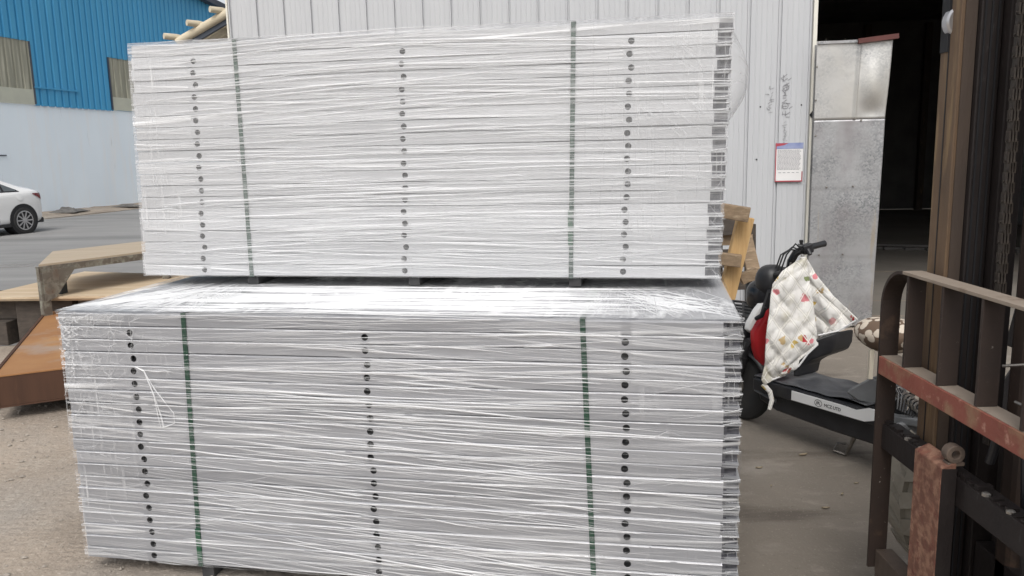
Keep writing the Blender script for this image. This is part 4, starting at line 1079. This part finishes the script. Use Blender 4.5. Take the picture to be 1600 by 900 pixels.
# leg shield: white strip and red panel down the front
def panelpx(m, pts, Y, th): m.prism([at(x, y, Y) for x, y in pts], tuple(HD * th))
m = MB(); panelpx(m, [(1201, 463), (1208, 464), (1196, 492), (1186, 516), (1178, 522), (1170, 516), (1172, 505), (1184, 484)], 4.52, .04); m.build('white_panel', M['whiteplastic'], es, world=True, bevel=.008, smooth=True)
m = MB(); panelpx(m, [(1210, 458), (1228, 470), (1240, 560), (1200, 590), (1190, 570), (1182, 545), (1181, 520), (1196, 494)], 4.46, .05); m.build('leg_shield', M['red'], es, world=True, bevel=.012, smooth=True)
m = MB(); m.tube([at(1181, 498, 4.45), at(1190, 493, 4.42), at(1196, 480, 4.4)], [.012, .014, .01], 8); m.build('brake_lever', M['black'], es, world=True, smooth=True)
m = MB(); panelpx(m, [(1160, 505), (1176, 500), (1184, 560), (1192, 600), (1176, 610), (1162, 575)], 4.6, .12); m.build('fork_shroud', M['black'], es, world=True, bevel=.015, smooth=True)
# slotted front rack
m = MB(); c0, c1, c2, c3 = at(1144, 470, 4.95), at(1180, 474, 4.80), at(1174, 496, 4.62), at(1152, 492, 4.75)
for t in (0, .28, .5, .72, 1): m.bar(c0.lerp(c3, t), c1.lerp(c2, t), .026, .012)
m.bar(c0, c3, .02, .014); m.bar(c1, c2, .02, .014); m.bar(c0.lerp(c1, .5), c3.lerp(c2, .5), .02, .013)
m.build('front_rack', M['black'], es, world=True, bevel=.003)
# handlebar stem
m = MB(); m.tube([at(1226, 446, 4.55), at(1233, 428, 4.54), at(1236, 408, 4.53), at(1243, 396, 4.52), at(1256, 388, 4.51)], [.026, .024, .022, .022, .02], 12); m.build('handlebar', M['blackgloss'], es, world=True, smooth=True)
m = MB(); m.tube([at(1229, 440, 4.525), at(1233, 425, 4.515), at(1236, 410, 4.508)], .006, 6); m.build('stem_stripe', M['chrome'], es, world=True, smooth=True)
m = MB(); m.tube([at(1266, 386, 4.51), at(1280, 382.5, 4.55), at(1288, 380.5, 4.57)], [.019, .018, .019], 12); m.build('grip', M['black'], es, world=True, smooth=True)
m = MB(); m.bar(at(1253, 391, 4.49), at(1268, 386, 4.50), .05, .055); m.build('switch_box', M['black'], es, world=True, bevel=.008)
m = MB(); m.tube([at(1246, 383, 4.5), at(1254, 385, 4.49)], .009, 8); m.tube([at(1252, 386, 4.5), at(1252, 375, 4.5)], [.007, .012], 8); m.tube([at(1262, 390, 4.46), at(1266, 398, 4.44)], .012, 8); m.build('lever_mount', M['black'], es, world=True, smooth=True)
# control cables looping from the bar down to the head
for dx_, yy_ in ((0, 4.50), (5, 4.47), (-4, 4.53)):
    MB().tube([at(1250 + dx_, 391, yy_), at(1238 + dx_, 386 - dx_, yy_ - .03), at(1224 + dx_, 398, yy_ - .03), at(1216 + dx_, 420, yy_), at(1214 + dx_, 446, 4.5)], .0045, 6).build('control_cable', M['black'], es, world=True, smooth=True)
# inner box behind the leg shield and floor
m = MB(); m.prism([at(x, y, 4.25) for x, y in ((1243, 540), (1306, 519), (1304, 540), (1298, 552), (1268, 562), (1254, 570), (1250, 588), (1238, 590))], tuple(LF * -.16)); m.build('inner_box', M['black'], es, world=True, bevel=.012, smooth=True)
m = MB(); m.box((.30, -.15, .305), (1.0, .15, .335)); m.build('floorboard', M['black'], es, bevel=.006)
def mat_fn(u, v):
    a_ = .30 + .70 * u; b_ = .155 - .31 * v
    return (a_, b_, .343 + .012 * mnoise.noise((a_ * 9, b_ * 14, 3)) + .014 * math.exp(-((u - .15) / .12) ** 2) * (1 - v))
MB().grid(mat_fn, 40, 20).build('foot_mat', M['darkmat'], es, smooth=True, solid=.004)
m = MB(); m.box((.22, .146, .262), (1.0, .165, .33)); m.build('side_skirt', M['black'], es, bevel=.006)
pL, pR, pRb, pLb = at(1237, 609, 4.13), at(1352, 640, 3.76), at(1352, 659, 3.76), at(1238, 627, 4.13)
ws = [(L_(q)[0], L_(q)[2]) for q in (pL, pR, pRb, pLb)]
a0w, a1w = ws[0][0], ws[1][0]
strip = [(a0w, .322), (a0w - .30, .322), (a1w + .05, .318), (a1w - .02, .345), (a1w - .05, .345), (a1w - .05, .29), (a1w + .0, .272), (a0w, .272)]
ST_B = .1665
m = MB(); m.prism([(x_, ST_B, z_) for x_, z_ in strip], (0, .006, 0)); m.build('white_strip', M['whiteplastic'], es, smooth=True)
# emblem and letters on the strip
em = MB(); ec = (a0w - .17, ST_B + .0075, .297)
def ribbon(m, pts, w):
    for a, b in zip(pts, pts[1:]):
        a, b = Vector((a[0], ec[1], a[1])), Vector((b[0], ec[1], b[1])); d = b - a; n_ = Vector((-d.z, 0, d.x)).normalized() * w; m.add([a - n_, b - n_, b + n_, a + n_], [(0, 1, 2, 3)])
ribbon(em, [(ec[0] + .022 * math.cos(t * math.pi / 9), ec[2] + .018 * math.sin(t * math.pi / 9)) for t in range(19)], .0013)
ribbon(em, [(ec[0] + .013, ec[2] - .010), (ec[0] + .007, ec[2] + .010), (ec[0] + .002, ec[2] - .006), (ec[0] - .003, ec[2] + .010), (ec[0] - .007, ec[2] - .004), (ec[0] - .013, ec[2] - .010)], .0016)
em.build('emblem', M['hole'], es)
lx = ec[0] - .034
fnt = bpy.data.curves.new('lettering', 'FONT'); fnt.body = 'MCZ UTD'; fnt.size = .024; fnt.extrude = .0004; fnt.align_x = 'LEFT'; fnt.space_character = .9
tmp_ = bpy.data.objects.new('lettering_curve', fnt); col.objects.link(tmp_); bpy.context.view_layer.update()
lme = bpy.data.meshes.new_from_object(tmp_.evaluated_get(bpy.context.evaluated_depsgraph_get())); bpy.data.objects.remove(tmp_)
lme.materials.clear(); lme.materials.append(M['hole'])
fo_ = bpy.data.objects.new('lettering', lme); col.objects.link(fo_); fo_.parent = es
fo_.location = (lx, ST_B + .0075, .288); fo_.rotation_euler = (R(90), 0, R(180))
# battery tray, rails and stand
m = MB(); m.prism([(x_, -.12, z_) for x_, z_ in ((1.0, .27), (.98, .20), (.86, .165), (.5, .15), (.2, .15), (.2, .28))], (0, .25, 0)); m.build('battery_tray', M['black'], es, bevel=.012, smooth=True)
m = MB(); m.tube([(1.02, .12, .25), (.86, .135, .225)], .011, 8); m.build('frame_rail', M['greyplastic'], es, smooth=True)
s0 = at(1340, 672, 3.95); s1 = onz(1322, 710, .012); s2 = onz(1308, 700, .02)
m = MB(); m.tube([s0, s1, s1 + Vector((-.05, .04, .01)), at(1309, 692, 4.02), at(1322, 694, 3.99)], [.014, .011, .008, .006, .006], 8); m.tube([s0 + Vector((-.05, .02, .03)), s0, s0 + Vector((.05, 0, .02))], .018, 8); m.build('kickstand', M['chrome'], es, world=True, smooth=True)
# seat and its post, rear parts
sc_ = L_(at(1388, 524, 3.78))
def seat_fn(u, v):
    t = 2 * math.pi * u; f = math.pi * (v - .5); cf_, sf = math.cos(f), math.sin(f)
    z = .085 * math.copysign(abs(sf) ** .9, sf); k = 1 - .30 * max(0, -sf)
    return (sc_[0] + .165 * cf_ ** .8 * math.cos(t) * k, sc_[1] + .135 * cf_ ** .8 * math.sin(t) * k, sc_[2] + z)
MB().grid(seat_fn, 28, 16, close_u=True).build('saddle', M['seatcover'], es, smooth=True)
m = MB(); m.tube([at(1384, 545, 3.80), at(1380, 640, 3.80)], .02, 10); m.build('seat_post', M['darksteel'], es, world=True, smooth=True)
m = MB(); m.bar(at(1362, 546, 3.74), at(1359, 592, 3.74), .022, .02, (0, 1, 0)); m.build('seat_bracket', M['cream'], es, world=True, bevel=.003)
m = MB(); m.prism([at(x, y, 3.82) for x, y in ((1362, 588), (1385, 600), (1392, 640), (1340, 628), (1318, 612))], tuple(LF * -.16)); m.build('battery_cover', M['greyplastic'], es, world=True, bevel=.012, smooth=True)
m = MB()
hx = [at(1402, 612, 3.6) + (at(1440, 640, 3.5) - at(1402, 612, 3.6)) * (i / 60) + Vector((.022 * math.cos(i * .75), 0, .022 * math.sin(i * .75))) for i in range(61)]
m.tube(hx, .006, 6); m.build('shock_spring', M['chrome'], es, world=True, smooth=True)
m = MB(); m.tube([at(1398, 609, 3.6), at(1446, 646, 3.5)], .012, 8); m.tube([at(1440, 640, 3.5), at(1452, 652, 3.49)], .03, 10); m.build('shock_absorber', M['black'], es, world=True, smooth=True)
m = MB(); m.bar(at(1375, 650, 3.62), at(1450, 662, 3.45), .05, .035); m.build('swing_arm', M['greyplastic'], es, world=True, bevel=.006)
m = MB(); m.prism([at(x, y, 3.5) for x, y in ((1398, 660), (1440, 664), (1452, 676), (1448, 690), (1410, 682), (1396, 674))], tuple(LF * -.08)); m.build('motor_cover', M['greyplastic'], es, world=True, bevel=.01, smooth=True)
m = MB()
for k in range(7):
    a_ = at(1395 + 5 * k, 600 + 3 * k, 3.58); m.tube([a_, a_ + Vector((.02, -.02, -.04)), at(1402 + 4 * k, 640 + 2 * k, 3.5)], .004, 5)
m.build('wiring', M['black'], es, world=True, smooth=True)
m = MB(); m.grid(lambda u, v: (-.0 + .26 * math.cos(R(-10 + 150 * u)), .08 - .16 * v, .215 + .26 * math.sin(R(-10 + 150 * u))), 18, 4); m.build('rear_mudguard', M['black'], es, smooth=True, solid=.005)

# quilted apron hung on the handlebar: two lobes of padded cloth
ap = empty('quilted_apron', at(1253, 400, 4.42), 0, 'cream quilted apron with coloured prints hanging over the scooter handlebar', 'apron')
def lobe(rows, nu=26, nv=30, puff=.024, seed=1.0, quilt=.088):
    """rows: (left px, left py, Yl, right px, right py, Yr) from top to bottom"""
    m = MB(); n = len(rows) - 1
    def fn(u, v):
        f = v * n; i = min(int(f), n - 1); f -= i
        q = [a + (b - a) * f for a, b in zip(rows[i], rows[i + 1])]
        a, b = at(q[0], q[1], q[2]), at(q[3], q[4], q[5]); p = a.lerp(b, u)
        w = (b - a).length * u; h = -p.z
        s = abs(math.sin(math.pi * (w + h) / quilt / 1.6)) * abs(math.sin(math.pi * (w - h) / quilt / 1.6))
        d = puff * (s ** .5) + .034 * mnoise.noise((w * 11 + seed + p.z * 2, p.z * 3.0, seed)) + .012 * mnoise.noise((w * 30, p.z * 22, seed)) + .02 * math.sin(math.pi * u)
        return tuple(p + Vector((-.35, -.93, .1)) * d)
    m.grid(fn, nu * 2, nv * 2); return m
left_rows = [(1246, 408, 4.40, 1260, 402, 4.42), (1222, 424, 4.36, 1262, 425, 4.36), (1207, 444, 4.33, 1268, 455, 4.33), (1204, 462, 4.32, 1272, 490, 4.31), (1202, 490, 4.30, 1276, 520, 4.28), (1197, 525, 4.28, 1278, 538, 4.26), (1196, 565, 4.26, 1262, 552, 4.26), (1193, 580, 4.25, 1249, 562, 4.26), (1190, 592, 4.25, 1246, 574, 4.26), (1194, 600, 4.25, 1226, 584, 4.26)]
lobe(left_rows, seed=1.0).build('front_lobe', M['quilt'], ap, smooth=60, world=True, solid=.008)
right_rows = [(1250, 402, 4.45, 1258, 401, 4.45), (1257, 430, 4.44, 1274, 428, 4.42), (1262, 465, 4.43, 1302, 462, 4.34), (1268, 495, 4.42, 1340, 498, 4.24), (1272, 508, 4.41, 1334, 507, 4.25), (1276, 520, 4.40, 1312, 517, 4.28), (1280, 527, 4.40, 1284, 525, 4.38)]
lobe(right_rows, seed=4.0, quilt=.11).build('side_lobe', M['quilt'], ap, smooth=60, world=True, solid=.008)
m = MB(); m.tube([at(1192, 600, 4.24), at(1203, 612, 4.22), at(1206, 625, 4.21), at(1202, 640, 4.2)], [.016, .014, .013, .010], 8); m.build('apron_tie', M['quilt'], ap, smooth=True, world=True)
m = MB(); m.tube([at(1278, 524, 4.24), at(1310, 517, 4.26), at(1340, 499, 4.22)], .005, 6); m.tube([at(1194, 598, 4.23), at(1226, 586, 4.24), at(1248, 572, 4.24), at(1262, 553, 4.24), at(1278, 538, 4.24)], .005, 6); m.build('edge_binding', M['whiteplastic'], ap, smooth=True, world=True)
m = MB(); m.tube([at(1252, 398, 4.44), at(1255, 404, 4.43), at(1250, 408, 4.42)], .004, 6); m.build('hanging_loop', M['chrome'], ap, smooth=True, world=True)

# ------------------------------------------------------------------ forklift at the right
fl = empty('forklift', (1.9, 1.78, 0), 0, 'old forklift with dark mast and rusty load backrest, cut off by the right edge', 'forklift')
X0 = 1.15
Yf, Yn = 2.46, 1.06          # far and near ends of the carriage
m = MB(); n = 10; rad = .125; th = .010; wd = .058
path = [(Yf, .235), (Yf, 1.235 - rad)] + [(Yf - rad + rad * math.cos(R(90 * k / n)), 1.235 - rad + rad * math.sin(R(90 * k / n))) for k in range(1, n + 1)]
def band(m, path, x0, w, th, mi_edge=0):
    vs = []; k = len(path)
    for i, (y, z) in enumerate(path):
        a = Vector((0, path[max(0, i - 1)][0], path[max(0, i - 1)][1])); b = Vector((0, path[min(k - 1, i + 1)][0], path[min(k - 1, i + 1)][1])); d = (b - a).normalized(); nn_ = Vector((0, d.z, -d.y)) * -1
        p = Vector((x0, y, z)); q = p + nn_ * th
        vs += [p, p + Vector((w, 0, 0)), q + Vector((w, 0, 0)), q]
    fs = [(0, 1, 2, 3), tuple(4 * (k - 1) + j for j in (3, 2, 1, 0))]
    for i in range(k - 1):
        for j in range(4): fs.append((4 * i + j, 4 * i + 4 + j, 4 * i + 4 + (j + 1) % 4, 4 * i + (j + 1) % 4))
    m.add(vs, fs)
band(m, path, X0, wd, th); m.build('backrest_end_bar', M['fk_brown'], fl, world=True)
m = MB().box((X0, Yn, 1.226), (X0 + wd, Yf - rad - .001, 1.236)); m.build('backrest_top_bar', M['fk_dust'], fl, world=True, bevel=.0015)
for y in (2.298, 2.108, 1.924, 1.742, 1.555, 1.37, 1.18):
    MB().box((X0 + .002, y, .952), (X0 + wd - .002, y + .011, 1.2255)).build('backrest_bar', M['fk_brown'], fl, world=True, bevel=.0015)
MB().box((X0 - .002, Yn, .893), (X0 + .062, Yf - .012, .950)).build('backrest_red_bar', M['fk_red'], fl, world=True, bevel=.002)
MB().box((X0 + .004, Yn, .9502), (X0 + .060, Yf - .014, .9515)).build('dust_layer', M['fk_dust'], fl, world=True)
MB().box((X0 + .02, Yn, .648), (X0 + .075, Yf - .012, .727)).build('carriage_upper_plate', M['fk_black'], fl, world=True, bevel=.003)
MB().box((X0 + .02, Yn, .22), (X0 + .075, Yf - .012, .30)).build('carriage_lower_plate', M['fk_grey'], fl, world=True, bevel=.004)
MB().box((X0 + .022, Yf - .16, .20), (X0 + .072, Yf - .012, .2195)).build('carriage_foot', M['fk_grey'], fl, world=True, bevel=.003)
for y in (1.14, 1.72):
    MB().box((X0 + .078, y, .30), (X0 + .10, y + .05, .90)).build('carriage_upright', M['fk_brown'], fl, world=True, bevel=.002)
# greasy ledge with bolts on top of the carriage plate
m = MB(); rg = random.Random(12)
for k in range(44):
    y = Yn + .03 + k * .031; m.box((X0 + .026, y, .7275), (X0 + .026 + rg.uniform(.012, .04), y + rg.uniform(.012, .026), .730 + rg.uniform(.001, .010)))
m.build('grease', M['fk_black'], fl, world=True)['kind'] = 'stuff'
for y in (1.25, 1.42, 1.60, 1.80, 1.90, 2.22, 2.30):
    MB().lathe((X0 + .03, y, .727), (0, 0, 1), [(.011, 0), (.011, .006), (.006, .009), (0, .010)], 8).build('bolt', M['chrome'], fl, world=True)
# forks
def fork(y0, lab=None):
    f = MB()
    f.prism([(X0 + .018, y0, .05), (X0 - .022, y0, .09), (X0 - .022, y0, .755), (X0 + .018, y0, .772)], (0, .145, 0)); o = f.build('fork', [M['fk_orange']], fl, world=True, bevel=.004)
    MB().box((X0 - .0215, y0 - .0035, .10), (X0 + .017, y0 - .0005, .752)).build('fork_side', M['fk_black'], o, world=False)
    MB().prism([(X0 - .02, y0, .05), (X0 - 1.05, y0 + .02, .05), (X0 - 1.05, y0 + .02, .058), (X0 - .02, y0, .092)], (0, .13, 0)).build('fork_blade', M['fk_brown'], fl, world=True, bevel=.003)
    # hook with its eye at the top
    h = MB(); c = Vector((X0 + .014, y0 + .000, .790)); prof = []
    for k in range(20):
        t = 2 * math.pi * k / 20; prof.append((math.cos(t), math.sin(t)))
    o1 = [c + Vector((.025 * a, 0, .025 * b)) for a, b in prof]; i1 = [c + Vector((.011 * a, 0, .011 * b)) for a, b in prof]
    e = Vector((0, .03, 0)); n_ = 20
    h.add(o1 + i1 + [q + e for q in o1] + [q + e for q in i1], [q for k in range(n_) for kk in [(k + 1) % n_] for q in ((k, n_ + k, n_ + kk, kk), (2 * n_ + k, 2 * n_ + kk, 3 * n_ + kk, 3 * n_ + k), (k, kk, 2 * n_ + kk, 2 * n_ + k), (n_ + k, 3 * n_ + k, 3 * n_ + kk, n_ + kk))])
    h.box((X0 - .005, y0 + .002, .757), (X0 + .04, y0 + .030, .768))
    h.build('fork_hook', M['fk_greyrust'], fl, world=True, bevel=.002, smooth=True)
    return o
fork(2.015); fork(1.30)
for o in [c for c in bpy.data.objects if c.name.startswith('fork_side')]:
    # built in world space: bring it into the fork's frame (the fork sits at the thing's origin)
    o.matrix_parent_inverse = mat_of(fl).inverted()
# mast: far and near pairs of rails
def mast_side(yc, s):
    # outer channel behind the carriage
    MB().box((1.232, yc, .15), (1.272, yc + .096, 2.9)).build('outer_mast_rail', M['fk_tan'], fl, world=True, bevel=.003)
    MB().box((1.242, yc - .004, .16), (1.274, yc - .0005, 2.89)).build('mast_web', M['fk_grey'], fl, world=True)
    MB().box((1.2305, yc + .048, .16), (1.2318, yc + .0525, 2.55)).build('rail_groove', M['hole'], fl, world=True)
    MB().box((1.276, yc - .02, .14), (1.335, yc + .07, 3.0)).build('inner_mast_rail', M['fk_black'], fl, world=True, bevel=.003)
    MB().box((1.338, yc - .05, .14), (1.40, yc + .06, 3.0)).build('inner_mast_rail', M['fk_black'], fl, world=True, bevel=.003)
    for k in range(3): MB().box((1.283 + k * .018, yc - .024, .2), (1.288 + k * .018, yc - .021, 2.95)).build('rail_groove', M['hole'], fl, world=True)
mast_side(2.259, 1); mast_side(1.30, -1)
MB().lathe((1.262, 2.30, 1.935), (0, 1, 0), [(.0, 0), (.040, 0), (.045, .006), (.045, .03), (.040, .036), (0, .036)], 22).build('mast_roller', M['alloy'], fl, world=True, smooth=True)
MB().box((1.228, 2.312, 1.855), (1.2315, 2.352, 2.3)).build('roller_slot', M['hole'], fl, world=True)
MB().box((1.29, 1.40, 2.5), (1.36, 2.23, 2.62)).build('mast_crossmember', M['fk_black'], fl, world=True, bevel=.004)
MB().box((1.345, 1.40, .32), (1.40, 2.20, .45)).build('mast_crossmember', M['fk_black'], fl, world=True, bevel=.004)
# lift chain: alternating leaf links
link = MB()
for k in range(3): link.box((-.0105 + .0075 * k, -.010, .001), (-.006 + .0075 * k, .010, .030))
link.tube([(-.013, 0, .006), (.013, 0, .006)], .0042, 6)
lm = link.mesh('link', M['chain'])
ch = empty('lift_chain', (1.305, 2.112, .78), 0); ch.parent = fl; ch.location = Vector((1.305, 2.112, .78)) - fl.location
for k in range(64):
    o = bpy.data.objects.new('link', lm); col.objects.link(o); o.parent = ch; o.location = (.0016 * (-1) ** k, .0, k * .0265); o.rotation_euler = (0, 0, .12 * (-1) ** k)
MB().box((1.345, 2.04, .14), (1.47, 2.12, 3.0)).build('lift_cylinder', M['fk_brown'], fl, world=True, bevel=.02)
# hydraulic hoses
m = MB(); m.tube([(1.235, 1.985, .78), (1.24, 1.965, .86), (1.25, 1.93, .875), (1.265, 1.89, .84), (1.28, 1.88, .55), (1.33, 1.9, .3)], .012, 10); m.build('hose', M['black'], fl, world=True, smooth=True)
m = MB(); m.tube([(1.24, 1.60, .4), (1.235, 1.72, .9), (1.25, 1.78, 1.02), (1.30, 1.80, .9), (1.33, 1.8, .5)], .011, 10); m.build('hose', M['black'], fl, world=True, smooth=True)
for q_ in ((1566, 572, 1602, 570), (1586, 628, 1604, 636)): MB().tube([at(q_[0], q_[1], 1.95), at(q_[2], q_[3], 1.92)], .004, 6).build('steel_pipe', M['chrome'], fl, world=True, smooth=True)
# front wheels
for yc in (2.515, .86):
    c = (1.69, yc, .36)
    w = MB().lathe(c, (0, 1, 0), [(.20, 0), (.31, 0), (.335, .03), (.335, .22), (.31, .25), (.20, .25)], 36).build('wheel', M['lug'], fl, smooth=True, world=True)
    MB().lathe((c[0] - fl.location.x, c[1] - fl.location.y, c[2]), (0, 1, 0), [(.202, .03), (.19, .06), (.08, .07), (0, .07)], 24).build('rim', M['fk_tan'], w, smooth=True)
    lug = MB()
    for k in range(22):
        for s, y0, y1 in ((1, .005, .13), (-1, .12, .245)):
            t = 2 * math.pi * (k + (.5 if s < 0 else 0)) / 22; dt = .16
            ta, tb_ = (t, t + dt) if s > 0 else (t + dt, t)
            P_ = lambda tt, r, y: Vector((c[0] - fl.location.x + r * math.cos(tt), c[1] - fl.location.y + y, c[2] + r * math.sin(tt)))
            vs = [P_(ta, .33, y0), P_(ta + .17, .33, y0), P_(tb_ + .17, .33, y1), P_(tb_, .33, y1), P_(ta, .353, y0), P_(ta + .17, .353, y0), P_(tb_ + .17, .353, y1), P_(tb_, .353, y1)]
            lug.add(vs, [(4, 5, 6, 7), (0, 1, 5, 4), (1, 2, 6, 5), (2, 3, 7, 6), (3, 0, 4, 7)])
    lug.build('tread_lug', M['lug'], w)['kind'] = 'stuff'
# body, counterweight, guard (mostly beyond the frame)
MB().prism([(1.50, 1.06, .28), (2.3, 1.06, .28), (2.3, 1.06, .95), (1.62, 1.06, .95), (1.50, 1.06, .75)], (0, 1.44, 0)).build('front_body', M['fk_black'], fl, world=True, bevel=.03)
MB().prism([(2.3, .95, .28), (3.6, .95, .28), (3.75, .95, .6), (3.6, .95, 1.1), (2.3, .95, 1.0)], (0, 1.66, 0)).build('counterweight', M['fk_body'], fl, world=True, bevel=.06)
m = MB()
for y in (1.02, 2.50):
    m.bar((1.62, y, .95), (1.85, y, 2.15), .06, .06, (0, 1, 0)); m.bar((3.3, y, 1.05), (3.1, y, 2.15), .06, .06, (0, 1, 0)); m.bar((1.80, y, 2.15), (3.15, y, 2.15), .06, .06)
for k in range(8): m.bar((1.85 + k * .17, 1.02, 2.16), (1.85 + k * .17, 2.50, 2.16), .03, .05)
m.build('overhead_guard', M['fk_black'], fl, world=True, bevel=.005)
m = MB().box((2.4, 1.45, 1.0), (2.95, 2.05, 1.18)).box((2.85, 1.45, 1.18), (2.98, 2.05, 1.65)); m.build('driver_seat', M['black'], fl, world=True, bevel=.05)
for yc in (2.42, .98):
    MB().lathe((3.2, yc, .26), (0, 1, 0), [(.14, 0), (.23, 0), (.25, .02), (.25, .16), (.23, .18), (.14, .18)], 28).build('rear_wheel', M['tyre'], fl, smooth=True, world=True)

# ------------------------------------------------------------------ leaves on the concrete
lv = [(1255, 712, .07, .3, 'curled pale dry leaf on the concrete below the scooter stand'), (1186, 732, .05, .1, 'small dry leaf on the concrete beside the lower pack'),
      (1316, 773, .04, .9, 'tiny dry leaf on the concrete nearest the forklift bar'), (1338, 756, .035, .2, 'tiny dry leaf left of the forklift fork'), (1290, 795, .05, 0, 'thin straw like leaf lying on the bare concrete'),
      (1205, 760, .03, 1.2, 'speck of dry leaf close to the pack end')]
for (px, py, l, rz, lab) in lv:
    l *= .75
    c = onz(px, py, .006); m = MB()
    m.grid(lambda u, v: (c.x + l * ((u - .5) * math.cos(rz) - (v - .5) * .38 * math.sin(math.pi * u) * math.sin(rz)), c.y + l * ((u - .5) * math.sin(rz) + (v - .5) * .38 * math.sin(math.pi * u) * math.cos(rz)), .007 + l * .28 * (abs(v - .5) * 1.2 + (u - .5) ** 2)), 9, 5)
    tag(m.build('dry_leaf', M['leaf'], smooth=True), lab, 'leaf', 'dry leaves on the concrete')
